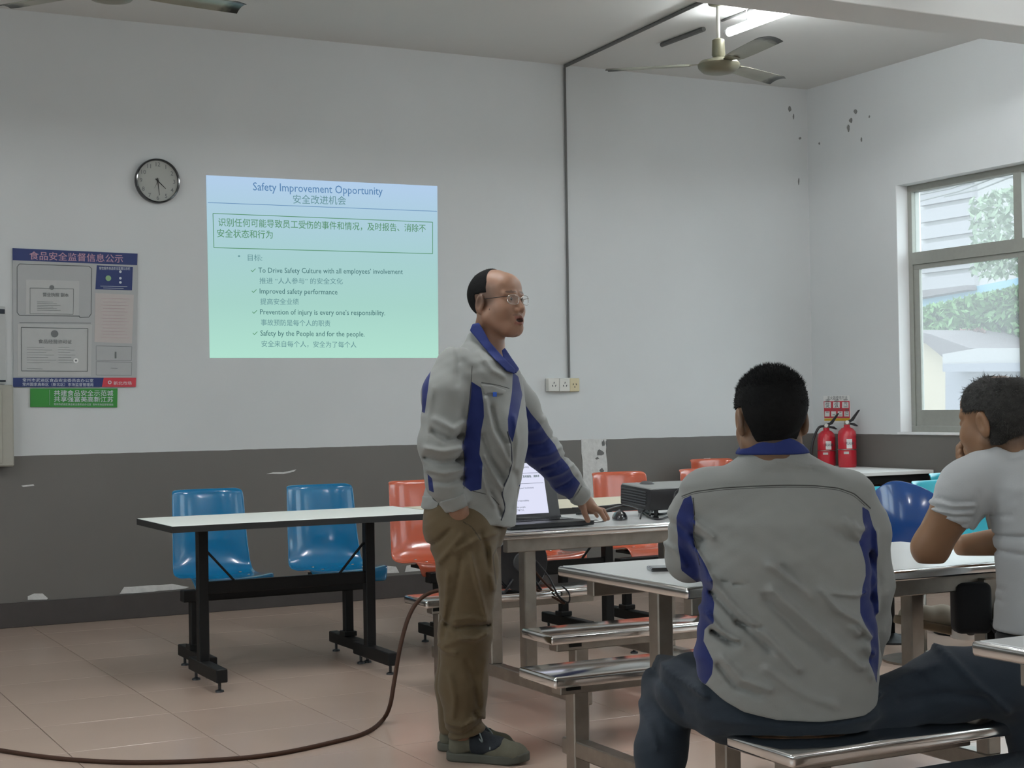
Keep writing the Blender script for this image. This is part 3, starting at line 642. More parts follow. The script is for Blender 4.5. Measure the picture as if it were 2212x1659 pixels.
canteen('stainless canteen table with fixed benches holding the laptop and projector', 2.70, 3.98, 5.23, 5.92, 2.857, 3.70, ((2.705,3.72,4.865,5.10),(2.755,3.70,6.05,6.29)), leg_y=(5.345,5.64))
canteen('stainless canteen table with fixed benches where the two men sit', 2.28, 3.62, 3.37, 4.06, 2.42, 3.36, ((2.27,2.99,2.93,3.20),(2.30,3.55,4.12,4.36)), leg_y=(3.41,3.727))
t = canteen('nearest stainless canteen table, its corner cut by the right edge', 2.245, 3.6, 1.63, 2.322, 2.42, 3.36, ((2.30,3.3,1.2,1.47),(2.38,3.4,2.42,2.69)), leg_y=(1.70,1.95))
b = bench_top('bench_seat', bpy.data.objects['canteen_table.001'], 3.06-2.28, 3.60-2.28, 2.93-3.37, 3.20-3.37, .42)
box('bench_post', M['steelframe'], bpy.data.objects['canteen_table.001'], 3.36-2.28, 3.415-2.28, 3.04-3.37, 3.095-3.37, 0, .385, bev=.004)
# ---------------------------------------------------------------- fire extinguishers standing on the wall table
def extinguisher(label, loc, h, rz, hose=True):
    t = thing('fire_extinguisher', label, 'extinguisher', loc, rz, 'fire extinguishers on the wall table'); r = .066
    MB().lathe([(r*.9,0),(r,.012),(r,h-.05),(r*.92,h-.025),(r*.6,h-.004),(.022,h+.004),(.022,h+.022)], 36).done('cylinder', M['red'], t, True, 60)
    MB().lathe([(.02,h+.015),(.022,h+.03),(.016,h+.05)], 16).done('valve', M['steelframe'], t, True)
    b = MB(); b.poly([(-.012,0,h+.045),(.03,0,h+.06),(.085,0,h+.125),(.10,0,h+.128),(.05,0,h+.05),(.02,0,h+.035)], (0,.016,0)).done('lever', M['black'], t)
    MB().poly([(.0,0,h+.04),(.06,0,h+.03),(.085,0,h+.01),(.07,0,h+.008),(.0,0,h+.028)], (0,.016,0)).done('carry_handle', M['black'], t)
    MB().lathe([(.013,-.03),(.013,-.022)], 14, (-.005,0,h+.04), 'y').done('gauge', M['offwhite'], t)
    if hose: MB().tube(catmull([(-.012,0,h+.035),(-.06,-.01,h+.02),(-.105,-.02,h-.08),(-.12,-.02,h-.2),(-.118,-.02,h-.3)], 8), .009, 10).done('hose', M['black'], t, True)
    for z0, z1, w, nm, m in ((h*.48, h*.72, .62, 'label_sticker', M['paper']), (h*.34, h*.40, .55, 'label_sticker', M['pinkpaper'])):
        b = bmesh.new(); A = [(-math.pi/2-w/2-.35*(z1-z0<.05)+w*k/10) for k in range(11)]
        v0 = [b.verts.new(((r+.0012)*math.cos(a), (r+.0012)*math.sin(a), z0)) for a in A]; v1 = [b.verts.new(((r+.0012)*math.cos(a), (r+.0012)*math.sin(a), z1)) for a in A]
        for k in range(10): b.faces.new((v0[k], v0[k+1], v1[k+1], v1[k]))
        me = bpy.data.meshes.new(nm); b.to_mesh(me); b.free(); link(nm, me, m, t, True)
    text('灭火器', .022, M['ink'], t, (-.032,-r-.003,h*.58), (1,0,0), (0,0,1))
    MB().lathe([(r+.003,h*.44),(r+.003,h*.46)], 32).done('strap', M['steelframe'], t)
    return t
# positions of the pair: they stand on the table against the right wall, one behind the other
extinguisher('red fire extinguisher with a white label, right and nearer of the two', W(1831,1009,2,.76), .285, -.45, False)
extinguisher('red fire extinguisher with a black hose, left and farther of the two', W(1790,1008,2,.76)+np.array([0,.02,0]), .262, -.45)
# ================================================================ things on the laptop table (top at z .765)
ZT = .765
lp = thing('laptop', 'open black laptop showing the slide on its screen at the table edge', 'laptop', (2.96, 5.295, ZT), math.radians(1.5))
box('base', M['black'], lp, -.19, .19, 0, .26, .004, .022, bev=.004, seg=2)
kb = MB()
for r_ in range(5):
    for k in range(14): kb.box(-.165+k*.0237, -.145+k*.0237, .115+r_*.022, .133+r_*.022, .022, .0245)
tag(kb.done('keyboard', M['gloss'], lp), kind='stuff')
box('touchpad', M['darkgrey'], lp, -.07, .03, .015, .085, .022, .0228)
tilt = Matrix.Translation((0,.262,.018))@Matrix.Rotation(math.radians(-14), 4, 'X')
MB().box(-.19, .19, -.004, .006, .0, .25, bev=.003, mtx=tilt).done('lid', M['darkgrey'], lp)
scr = emis('laptop_screen', (.78,.80,.98), .95)
MB().box(-.172, .135, -.006, -.004, .022, .232, mtx=tilt).done('screen', scr, lp)
li = emis('screen_ink', (.06,.10,.16), .5); lg = emis('screen_green_ink', (.02,.13,.08), .5)
def ltext(body, x, z, w, h, m, bold=0):
    o = tilt@Vector((x,-.0068,z)); X = tilt.to_3x3()@Vector((1,0,0)); Z = tilt.to_3x3()@Vector((0,0,1)); text(body, h, m, lp, o, X, Z, width=w, bold=bold, ext=.0001)
ltext('Safety Improvement Opportunity', -.10, .212, .17, .011, li); ltext('安全改进机会', -.05, .2, .07, .01, li)
ltext('识别任何可能导致员工受伤的事件和情况，及时报告、消除不', -.155, .172, .27, .011, lg, .0003); ltext('安全状态和行为', -.155, .160, .07, .011, lg, .0003)
for z, w in ((.120,.19),(.098,.10),(.076,.17),(.054,.15)): pass
for e_, z_, z, w1, w2 in (('To Drive Safety Culture with all employees’ involvement','推进 “人人参与” 的安全文化',.126,.20,.11),('Improved safety performance','提高安全业绩',.1,.10,.05),('Prevention of injury is every one’s responsibility.','事故预防是每个人的职责',.074,.17,.10),('Safety by the People and for the people.','安全来自每个人，安全为了每个人',.048,.15,.14)):
    ltext(e_, -.12, z, w1, .009, li); ltext(z_, -.12, z-.013, w2, .009, li)
for z0 in (.190,.147):
    MB().tube([tilt@Vector((-.165,-.0068,z0)), tilt@Vector((.128,-.0068,z0))], .0007, 4).done('screen_line', li, lp)
MB().tube([tilt@Vector((-.19,0,.004)), tilt@Vector((.19,0,.004))], .008, 10).done('hinge', M['black'], lp, True)
ms = thing('computer_mouse', 'glossy black computer mouse near the standing man\'s hand', 'mouse', W(1339,1124,2,ZT), math.radians(60))
b = bmesh.new(); bmesh.ops.create_uvsphere(b, u_segments=28, v_segments=16, radius=1)
for v in b.verts:
    x, y, z = v.co; v.co = Vector((x*.057, y*.032*(1+.12*x), max(z, -.15)*.034*(1+.15*x)+.006))
me = bpy.data.meshes.new('mouse_body'); b.to_mesh(me); b.free(); link('mouse_body', me, M['gloss'], ms, True)
MB().lathe([(.008,-.004),(.0085,0),(.008,.004)], 14, (.03,0,.035), 'y').done('scroll_wheel', M['darkgrey'], ms, True)
us = thing('usb_stick', 'small white usb stick in a black loop by the laptop corner', 'usb stick', W(1291,1129,2,ZT), math.radians(15))
box('stick_body', M['paper'], us, -.022,.022,-.007,.007,0,.008, bev=.003, seg=2)
MB().tube(catmull([(-.03,-.01,.004),(0,-.014,.004),(.03,-.009,.004),(.036,.002,.004),(.03,.012,.004),(0,.014,.01),(-.03,.012,.004),(-.034,0,.004),(-.03,-.01,.004)], 4), .0022, 6).done('cord_loop', M['black'], us, True)
# projector
pj = thing('projector', 'black data projector with side vents on the canteen table', 'projector', (3.50, 5.44, ZT), math.radians(-3))
tl = Matrix.Rotation(math.radians(3), 4, 'X')
MB().box(0,.33,0,.26,.035,.125, bev=.010, seg=2, mtx=tl).done('housing', M['black'], pj, True, 40)
MB().box(.004,.326,.004,.256,.118,.128, bev=.006, seg=2, mtx=tl).done('top_cover', M['greytop'], pj)
for k in range(6): MB().box(-.004,.002,.03,.24,.050+k*.0115,.0555+k*.0115, mtx=tl).done('vent_slat', M['darkgrey'], pj)
MB().box(.12,.31,-.003,.002,.05,.10, mtx=tl).done('port_panel', M['darkgrey'], pj)
for k in range(5): MB().box(.135+k*.033,.155+k*.033,-.006,0,.06,.075, mtx=tl).done('port', M['ink'], pj)
MB().lathe([(.04,.0),(.042,.018),(.034,.022),(.03,.016)], 28, tl@Vector((.09,.258,.085)), 'y').done('lens', M['gloss'], pj, True, 40)
MB().lathe([(.03,.118),(.034,.124),(.02,.136),(.004,.138)], 20, (.09,.18,.012)).done('focus_knob', M['darkgrey'], pj, True)
for x, y in ((.05,.04),(.28,.04),(.16,.22)): MB().lathe([(.014,0),(.014,.006),(.007,.01),(.007,.05)], 12, (x,y,0)).done('foot', M['black'], pj, True, 40)
def cable(label, pts, r, m='black', grp=None, n=8):
    o = MB().tube(catmull(pts, n), r, 8).done('cable', M[m], None, True); tag(o, label, 'cable', grp); return o
T = lambda x, y, dz=.005: W(x, y, 2, ZT+dz)
cable('black projector power cable looping over the steel table to the projector front', [T(1245,1110), T(1290,1107,.012), T(1340,1093), T(1378,1100), T(1405,1118), T(1430,1121), T(1455,1110), T(1462,1100,.05)], .0045)
cable('black signal cable running beside the mouse to the projector', [T(1236,1098), T(1300,1094), T(1350,1090), T(1385,1104), T(1408,1110), T(1438,1108), T(1460,1096)], .0038)
cable('thin black cord arching up behind the projector beside the grey sleeve', [T(1457,1106), tuple(np.array(T(1446,1106))+(0,0,.03)), (3.60,5.415,.84), (3.605,5.41,.87), (3.64,5.42,.893), (3.68,5.45,.90)], .003)
cable('black adapter cable with a plug lying behind the mouse', [T(1383,1120), T(1386,1108), T(1395,1100,.02), T(1404,1104,.012), T(1404,1114)], .0035)
pa = thing('power_plug', 'grey plug adapter on the steel table behind the mouse', 'plug', T(1395,1108,0), .3)
box('plug_body', M['darkgrey'], pa, -.035,.035,-.018,.018,0,.024, bev=.006, seg=2); box('plug_neck', M['black'], pa, .035,.055,-.008,.008,.006,.018, bev=.003)
ph = thing('phone', 'black phone lying on the white steel table by the seated man\'s left elbow', 'phone', W(1450,1232,2,ZT), math.radians(-22))
box('phone_body', M['gloss'], ph, -.065,.08,-.038,.038,.0,.011, bev=.003, seg=2); box('phone_screen', M['gloss'], ph, -.06,.075,-.034,.034,.011,.0118)
# cable reel standing on the far bench, with its cord
rl = thing('cable_reel', 'black extension cable reel standing on the bench under the laptop table', 'cable reel', (3.235, 6.15, .42))
yl = -.11
MB().lathe([(.126,0),(.130,.004),(.130,.012),(.126,.016)], 40, (0,-.075,.132), 'y').done('side_disc', M['black'], rl, True, 40)
MB().lathe([(.126,0),(.130,.004),(.130,.012),(.126,.016)], 40, (0,.055,.132), 'y').done('side_disc', M['black'], rl, True, 40)
MB().lathe([(.075,-.06),(.095,-.05),(.098,0),(.095,.05),(.075,.055)], 32, (0,0,.125), 'y').done('wound_cord', M['cord'], rl, True)
MB().lathe([(.045,0),(.042,-.008),(.02,-.011)], 28, (0,-.075,.132), 'y').done('hub_cover', M['darkgrey'], rl, True, 40)
for a_, b_ in (((-.09,-.08,.006),(-.09,.07,.006)),((.09,-.08,.006),(.09,.07,.006)),((-.09,-.08,.006),(-.05,-.08,.06)),((.09,-.08,.006),(.05,-.08,.06))): MB().tube([a_, b_], .006, 8).done('stand_rod', M['black'], rl, True)
MB().tube(catmull([(.05,-.08,.10),(.11,-.09,.03),(.17,-.10,-.03),(.185,-.12,-.06),(.15,-.10,-.035),(.10,-.09,-.01),(.06,-.09,.01)], 6), .005, 8).done('cord_loop', M['cord'], rl, True)
MB().tube(catmull([(.06,-.085,.14),(.12,-.10,.06),(.155,-.12,-.02),(.20,-.13,-.055),(.205,-.13,-.015),(.18,-.11,.02)], 6), .004, 8).done('cord_loop', M['black'], rl, True)
cable('long brown power cord curving across the tiled floor from the cable reel', [(3.13,6.07,.45), at(990,1275,6.35), at(940,1277,6.3), at(905,1297,6.25), at(882,1335,6.2), at(864,1400,6.15), at(852,1470,6.12), at(842,1525,6.1), W(826,1556,2,.01), W(795,1580,2,.008), W(740,1598,2,.008), W(600,1628,2,.008), W(460,1642,2,.008), W(300,1647,2,.008), W(170,1642,2,.008), W(60,1630,2,.008), W(-60,1610,2,.008), W(-160,1590,2,.008)], .0085, 'cord', None, 10)
# ================================================================ people: signed distance bodies turned into one smooth mesh per piece
def smin(a, b, k):
    h = np.clip(.5+.5*(b-a)/k, 0, 1); return b+(a-b)*h-k*h*(1-h)
def smax(a, b, k): return -smin(-a, -b, k)
def cone(P, a, b, r1, r2=None):
    r2 = r1 if r2 is None else r2; a = np.asarray(a, 'f'); b = np.asarray(b, 'f'); ab = b-a
    t = np.clip(((P-a)@ab)/max(1e-9, ab@ab), 0, 1); return np.linalg.norm(P-a-t[..., None]*ab, axis=-1)-(r1+t*(r2-r1))
def chain(P, pts, rs, k=.02):
    d = None
    for i in range(len(pts)-1):
        c = cone(P, pts[i], pts[i+1], rs[i], rs[i+1]); d = c if d is None else smin(d, c, k)
    return d
def ell(P, c, r, rot=None):
    q = P-np.asarray(c, 'f')
    if rot is not None: q = q@np.asarray(rot, 'f')
    r = np.asarray(r, 'f'); k0 = np.linalg.norm(q/r, axis=-1); k1 = np.linalg.norm(q/(r*r), axis=-1); return k0*(k0-1)/np.maximum(k1, 1e-6)
def rings(P, R_, f, n=2.3):
    """stack of superellipses: rows (z, cu, cw, a along f, b across f)"""
    R_ = sorted(R_); z = [r[0] for r in R_]; cols = [np.interp(P[..., 2], z, [r[i] for r in R_]) for i in range(1, 5)]
    x = P[..., 0]-cols[0]; y = P[..., 1]-cols[1]; s = x*f[0]+y*f[1]; t = -x*f[1]+y*f[0]
    g = (np.abs(s/cols[2])**n+np.abs(t/cols[3])**n)**(1/n); d = (g-1)*np.minimum(cols[2], cols[3])
    return np.maximum(d, np.maximum(z[0]-P[..., 2], P[..., 2]-z[-1]))
def snet(fn, lo, hi, h):
    ax = [np.arange(lo[i], hi[i]+h, h, dtype='f') for i in range(3)]
    nx, ny, nz = map(len, ax); V = np.empty((nx, ny, nz), 'f')
    st = max(1, int(400000/(ny*nz)))
    for i in range(0, nx, st):
        g = np.stack(np.meshgrid(ax[0][i:i+st], ax[1], ax[2], indexing='ij'), -1); V[i:i+st] = fn(g)
    V[0] = V[-1] = 1; V[:,0] = V[:,-1] = 1; V[:,:,0] = V[:,:,-1] = 1
    S = V < 0; c = np.zeros((nx-1, ny-1, nz-1), 'i1')
    offs = [(a, b, d) for a in (0,1) for b in (0,1) for d in (0,1)]
    for a, b, d in offs: c += S[a:nx-1+a, b:ny-1+b, d:nz-1+d]
    act = (c > 0) & (c < 8); idx = np.argwhere(act); ids = -np.ones(act.shape, 'i4'); ids[act] = np.arange(len(idx))
    acc = np.zeros((len(idx), 3)); cnt = np.zeros(len(idx))
    for p in offs:
        for axn in range(3):
            if p[axn]: continue
            q = list(p); q[axn] = 1; v0 = V[tuple((idx+p).T)]; v1 = V[tuple((idx+q).T)]; m = (v0 < 0) != (v1 < 0)
            t = np.where(m, v0/np.where(m, v0-v1, 1), 0); pos = idx+np.array(p, float); pos[:, axn] += t; acc[m] += pos[m]; cnt[m] += 1
    co = np.array(lo)+acc/cnt[:, None]*h
    F_ = []
    for axn in range(3):
        s0 = [slice(0, -1) if i == axn else slice(None) for i in range(3)]; s1 = [slice(1, None) if i == axn else slice(None) for i in range(3)]
        a_, b_ = S[tuple(s0)], S[tuple(s1)]; e = np.argwhere(a_ != b_); u, v = [(1,2),(2,0),(0,1)][axn]
        e = e[(e[:, u] > 0) & (e[:, v] > 0) & (e[:, u] < S.shape[u]-1) & (e[:, v] < S.shape[v]-1)]
        flip = a_[tuple(e.T)]; q = []
        for du, dv in ((-1,-1),(0,-1),(0,0),(-1,0)):
            w = e.copy(); w[:, u] += du; w[:, v] += dv; q.append(ids[tuple(w.T)])
        q = np.stack(q, 1); q[~flip] = q[~flip][:, ::-1]; F_.append(q)
    F_ = np.concatenate(F_); F_ = F_[(F_ >= 0).all(1)]
    return co, F_
def mesh_np(name, co, F_):
    me = bpy.data.meshes.new(name); me.vertices.add(len(co)); me.vertices.foreach_set('co', co.astype('f').ravel())
    me.loops.add(F_.size); me.loops.foreach_set('vertex_index', F_.astype('i4').ravel()); me.polygons.add(len(F_))
    me.polygons.foreach_set('loop_start', np.arange(0, F_.size, F_.shape[1], dtype='i4')); me.update(calc_edges=True)
    me.polygons.foreach_set('use_smooth', np.ones(len(F_), bool)); return me
def relax(co, F_, it=1, k=.5):
    for _ in range(it):
        acc = np.zeros_like(co); cnt = np.zeros(len(co))
        for a, b in ((0,1),(1,2),(2,3),(3,0)):
            np.add.at(acc, F_[:, a], co[F_[:, b]]); np.add.at(acc, F_[:, b], co[F_[:, a]]); np.add.at(cnt, F_[:, a], 1); np.add.at(cnt, F_[:, b], 1)
        co = co*(1-k)+k*acc/np.maximum(cnt, 1)[:, None]
    return co
def attr(me, name, vals):
    a = me.attributes.new(name, 'FLOAT', 'POINT'); a.data.foreach_set('value', np.asarray(vals, 'f'))
def polyd(pts, U, Z):
    """signed distance (negative inside) to a polygon in the plane"""
    pts = np.array(pts); d = np.full(U.shape, 1e9); ins = np.zeros(U.shape, bool)
    for a, b in zip(pts, np.roll(pts, -1, 0)):
        e = b-a; t = np.clip(((U-a[0])*e[0]+(Z-a[1])*e[1])/max(1e-12, e@e), 0, 1); d = np.minimum(d, np.hypot(U-a[0]-t*e[0], Z-a[1]-t*e[1]))
        c = ((a[1] > Z) != (b[1] > Z)); ins ^= c & (U < (b[0]-a[0])*(Z-a[1])/(np.where(b[1] == a[1], 1e-9, b[1]-a[1]))+a[0])
    return np.where(ins, -d, d)
def lined(pts, U, Z):
    d = np.full(U.shape, 1e9)
    for a, b in zip(pts, pts[1:]):
        a, b = np.array(a), np.array(b); e = b-a; t = np.clip(((U-a[0])*e[0]+(Z-a[1])*e[1])/max(1e-12, e@e), 0, 1); d = np.minimum(d, np.hypot(U-a[0]-t*e[0], Z-a[1]-t*e[1]))
    return d
FOLD = 1.9; NZ = .55
class Figure:
    """frame of a person: u to the right of the viewer's line, w away along it, z up, origin on the floor"""
    def __init__(s, px, depth, label):
        p = at(px, 880, depth); s.o = np.array([p[0], p[1], 0]); s.D = depth
        a = math.atan2(RM[0,1], RM[0,0]); s.a = a; s.ux = np.array([math.cos(a), math.sin(a), 0]); s.wx = np.array([-math.sin(a), math.cos(a), 0])
        s.t = thing('person', label, 'person', s.o, a)
    def L(s, px, py, dw=0):
        q = at(px, py, s.D+dw)-s.o; return np.array([q@s.ux, q@s.wx, q[2]])
    def UZ(s, pts, dw=0): return [tuple(s.L(x, y, dw)[[0,2]]) for x, y in pts]
    def part(s, name, fn, lo, hi, h, m, parent=None, it=1, paint=None):
        co, F_ = snet(fn, lo, hi, h); co = relax(co, F_, it); me = mesh_np(name, co, F_); 
        if paint: 
            for k, v in paint(co).items(): attr(me, k, v)
        return link(name, me, m, parent or s.t)
    def hit(s, ob, px, py):
        """point of a finished part under the given sight line, for sewing small parts onto it"""
        from mathutils.bvhtree import BVHTree
        me = ob.data; n = len(me.vertices); co = np.empty(n*3, 'f'); me.vertices.foreach_get('co', co)
        if not hasattr(s, 'bv'): s.bv = {}
        if ob.name not in s.bv: s.bv[ob.name] = BVHTree.FromPolygons(co.reshape(-1,3).tolist(), [tuple(p.vertices) for p in me.polygons])
        a, b = s.L(px, py, -1.5), s.L(px, py, 1.5); r = s.bv[ob.name].ray_cast(Vector(a), Vector(b-a).normalized())
        return (np.array(r[0]), np.array(r[1])) if r[0] else None
def patch(F, name, base, pts, th, m, dw=-.1, wlo=-.35, whi=.12, h=.004, paint=None):
    """a flat piece sewn on a garment: the garment's own surface, a few millimetres proud, inside an outline"""
    q = np.array(F.UZ(pts, dw)); u0, z0 = q.min(0)-.012; u1, z1 = q.max(0)+.012
    def fn(P): return smax(base(P)-th, polyd(q, P[..., 0], P[..., 2]), .003)
    def fn2(P): return smax(fn(P), -(base(P)+.006), .002)
    return F.part(name, fn2, np.array([u0, wlo, z0]), np.array([u1, whi, z1]), h, m, paint=paint or (lambda co: {'blue': np.ones(len(co)), 'seam': np.ones(len(co))}))
def seam(F, ob, pts, r=.0014, m='stitch', lift=.0004):
    q = []
    for a, b in zip(pts, pts[1:]):
        n = max(1, int(math.dist(a, b)/7))
        for k in range(n): q.append((a[0]+(b[0]-a[0])*k/n, a[1]+(b[1]-a[1])*k/n))
    q.append(pts[-1]); w = [h_ for h_ in (F.hit(ob, x, y) for x, y in q) if h_]; ok = [w[0][0]]
    for p_, n_ in w[1:]:
        if np.linalg.norm(p_-ok[-1]) < .03: ok.append(p_)
    ok = [p_+np.array([0,-lift,0]) for p_ in ok]
    if len(ok) > 2: ok = [ok[0]]+[(a+2*b+c)/4 for a, b, c in zip(ok, ok[1:], ok[2:])]+[ok[-1]]
    return MB().tube(ok, r, 6).done('seam', M[m], F.t, True)
def folds(P, F, fl, dw=0, near=True, wmax=9):
    """cloth folds: ridges (+) and creases (-) along lines measured on the garment"""
    U, Z, V = P[..., 0], P[..., 2], P[..., 1]; out = np.zeros(U.shape, 'f')
    for pts, amp, wd in fl:
        d = lined(F.UZ(pts, dw), U, Z); out += FOLD*amp*np.exp(-(d/(wd*.85))**2)
    out += NZ*.0017*np.sin(95*(.75*U+Z)+2.2*np.sin(17*U+5*V)+1.7*np.sin(13*Z-6*V))*np.sin(11*Z+7*U+2)+NZ*.0012*np.sin(150*(Z-.5*U)+2.5*np.sin(14*Z+9*V)+1.3*np.sin(23*U))*np.cos(9*Z-12*U+8*V)
    return np.where(P[..., 1] < wmax, out, 0)
def fab(name, base, blue=(.003,.013,.105), rough=.85, seam=.35, noise=.10, sheen=.1, seamw=.0022, sc=260):
    m = mat(name, base, rough, noise=noise, nscale=7, bump=.06, bscale=sc, sheen=sheen); nt = m.node_tree; L = nt.links.new; b = nt.nodes['Principled BSDF']
    at1 = nt.nodes.new('ShaderNodeAttribute'); at1.attribute_name = 'blue'; lt = nt.nodes.new('ShaderNodeMath'); lt.operation = 'LESS_THAN'; lt.inputs[1].default_value = 0; L(at1.outputs['Fac'], lt.inputs[0])
    x = nt.nodes.new('ShaderNodeMix'); x.data_type = 'RGBA'; L(lt.outputs[0], x.inputs[0]); L(nt.nodes['MIX'].outputs[2], x.inputs[6]); x.inputs[7].default_value = (*blue, 1)
    at2 = nt.nodes.new('ShaderNodeAttribute'); at2.attribute_name = 'seam'; l2 = nt.nodes.new('ShaderNodeMath'); l2.operation = 'LESS_THAN'; l2.inputs[1].default_value = seamw; L(at2.outputs['Fac'], l2.inputs[0])
    y = nt.nodes.new('ShaderNodeMix'); y.data_type = 'RGBA'; y.blend_type = 'MULTIPLY'; L(l2.outputs[0], y.inputs[0]); L(x.outputs[2], y.inputs[6]); y.inputs[7].default_value = (seam,seam,seam,1)
    L(y.outputs[2], b.inputs['Base Color']); return m
def skin(name, base, dark=(.012,.010,.009), lip=(.20,.06,.05)):
    m = mat(name, base, .48, noise=.08, nscale=18, bump=.02, bscale=120, spec=.4); nt = m.node_tree; L = nt.links.new; b = nt.nodes['Principled BSDF']
    b.inputs['Subsurface Weight'].default_value = .08; b.inputs['Subsurface Radius'].default_value = (.012,.005,.003)
    prev = nt.nodes['MIX'].outputs[2]
    for nm, col in (('stubble', dark), ('lips', lip)):
        a = nt.nodes.new('ShaderNodeAttribute'); a.attribute_name = nm; x = nt.nodes.new('ShaderNodeMix'); x.data_type = 'RGBA'; L(a.outputs['Fac'], x.inputs[0]); L(prev, x.inputs[6]); x.inputs[7].default_value = (*col, 1); prev = x.outputs[2]
    L(prev, b.inputs['Base Color']); return m
M['stitch'] = mat('stitching', (.07,.07,.065), .9); M['stitchblue'] = mat('blue_stitching', (.004,.008,.05), .9)
M['jacket'] = fab('grey_work_cloth', (.232,.237,.226)); M['khaki'] = fab('khaki_cloth', (.088,.060,.026), seam=.5)
M['jeans'] = fab('dark_navy_denim', (.009,.017,.028), seam=.6, noise=.2, sheen=.05); M['shirt'] = fab('pale_grey_knit', (.44,.455,.46), seam=.7, noise=.04)
M['blackcloth'] = fab('black_cloth', (.008,.008,.010), seam=.8)
M['collar'] = mat('blue_collar_cloth', (.004,.016,.12), .8, noise=.1, bump=.05, bscale=250)
M['hair'] = mat('black_hair', (.006,.006,.006), .85, noise=.5, nscale=90, bump=.2, bscale=300, spec=.15); M['greyhair'] = mat('greying_hair', (.035,.034,.032), .8, noise=.9, nscale=70, bump=.2, bscale=300, spec=.2)
M['skinM'] = skin('skin_warm', (.26,.14,.088)); M['skinB'] = skin('skin_tan', (.25,.135,.072)); M['skinA'] = skin('skin_tan_dark', (.21,.12,.07))
M['eye'] = mat('eye_white', (.55,.53,.5), .2); M['iris'] = mat('iris_dark', (.02,.012,.01), .1)
M['wire'] = mat('wire_frame', (.55,.52,.48), .2, 1); M['lens'] = mat('spectacle_lens', (.8,.85,.85), .05, alpha=.10)
def headframe(c, f, pitch=0, roll=0, s=1.0):
    f = np.array([f[0], f[1], 0.]); f /= np.linalg.norm(f); r = np.array([f[1], -f[0], 0.]); u = np.array([0,0,1.])
    f2 = f*math.cos(pitch)+u*math.sin(pitch); u2 = u*math.cos(pitch)-f*math.sin(pitch)
    r2 = r*math.cos(roll)+u2*math.sin(roll); u3 = u2*math.cos(roll)-r*math.sin(roll)
    return np.array(c, float), np.stack([r2, f2, u3], 1), s
def to_head(P, H): return (P-H[0])@H[1]/H[2]
def from_head(q, H): return H[0]+H[1]@(np.array(q, float)*H[2])
def head_sdf(P, H, mouth=.004, wide=1.0, jowl=0.0, nose=1.0, ears=True, detail=True):
    p = to_head(P, H).astype('f'); x, y, z = p[..., 0]/wide, p[..., 1], p[..., 2]; p = np.stack([x, y, z], -1); m = np.stack([np.abs(x), y, z], -1)
    d = ell(p, (0,-.014,.034), (.076,.094,.084)); d = smin(d, ell(p, (0,.030,-.030), (.060,.062,.086)), .03)
    d = smin(d, ell(p, (0,.062,-.096), (.026,.024,.021)), .03)
    d = smin(d, cone(m, (.050,.002,-.052), (.022,.056,-.094), .022+jowl, .017+jowl*.7), .025)
    d = smin(d, ell(m, (.040,.048,-.030), (.028,.034,.034)), .02)
    d = smin(d, ell(p, (0,.050,.050), (.058,.038,.045)), .02)
    if detail:
        d = smin(d, cone(m, (.012,.085,.022), (.046,.070,.022), .008, .009), .012)
        d = smax(d, -ell(m, (.031,.100,.003), (.021,.017,.013)), .010)
        d = smin(d, ell(m, (.031,.074,.003), (.017,.0135,.0115)), .003)
        nb = cone(p, (0,.084,.010), (0,.104*nose,-.030), .007, .0115); nb = smin(nb, ell(m, (.0125,.092,-.036), (.0095,.012,.008)), .006)
        d = smin(d, nb, .007); d = smax(d, -ell(m, (.007,.101,-.044), (.0042,.006,.004)), .003)
        d = smin(d, ell(p, (0,.078,-.066), (.030,.022,.026)), .012)
        d = smin(d, cone(m, (0,.0985,-.0575), (.024,.083,-.064-mouth*.5), .0055, .002), .004)
        d = smin(d, cone(m, (0,.0965,-.0735-mouth), (.024,.083,-.066-mouth*.5), .0065, .002), .004)
        d = smax(d, -ell(p, (0,.101,-.0655-mouth*.5), (.021,.018,.0018+mouth*.75)), .0025)
    if ears:
        c, s_ = math.cos(.25), math.sin(.25); e = np.stack([m[..., 0]-.080, (m[..., 1]+.012)*c-(m[..., 2]+.004)*s_, (m[..., 1]+.012)*s_+(m[..., 2]+.004)*c], -1)
        E_ = ell(e, (0,0,0), (.009,.0185,.033)); E_ = smin(E_, ell(e, (-.004,.003,-.026), (.006,.011,.011)), .006)
        E_ = smax(E_, -ell(e, (.010,.002,.004), (.008,.0105,.021)), .004); d = smin(d, E_, .006)
    return d*H[2]
def hair_region(q, kind):
    x, y, z = np.abs(q[..., 0]), q[..., 1], q[..., 2]
    if kind == 'balding': return np.maximum(np.maximum(y-(.014+.18*np.maximum(0, .045-z)-.35*np.maximum(0, z-.07)), -.078-z+.10*np.maximum(0, y+.05)), np.where((x > .07)&(np.abs(z+.005) < .036)&(y > -.036)&(y < .02), .01, -1))
    if kind == 'full': return np.maximum(np.maximum(y-(.062-.30*np.maximum(0, .04-z)), -.058-z), np.where(z < .028, (y+.030), -1))
    if kind == 'grey': return np.maximum(np.maximum(y-(.060-.30*np.maximum(0, .05-z)), -.060-z), np.where(z < .030, (y+.018), -1))
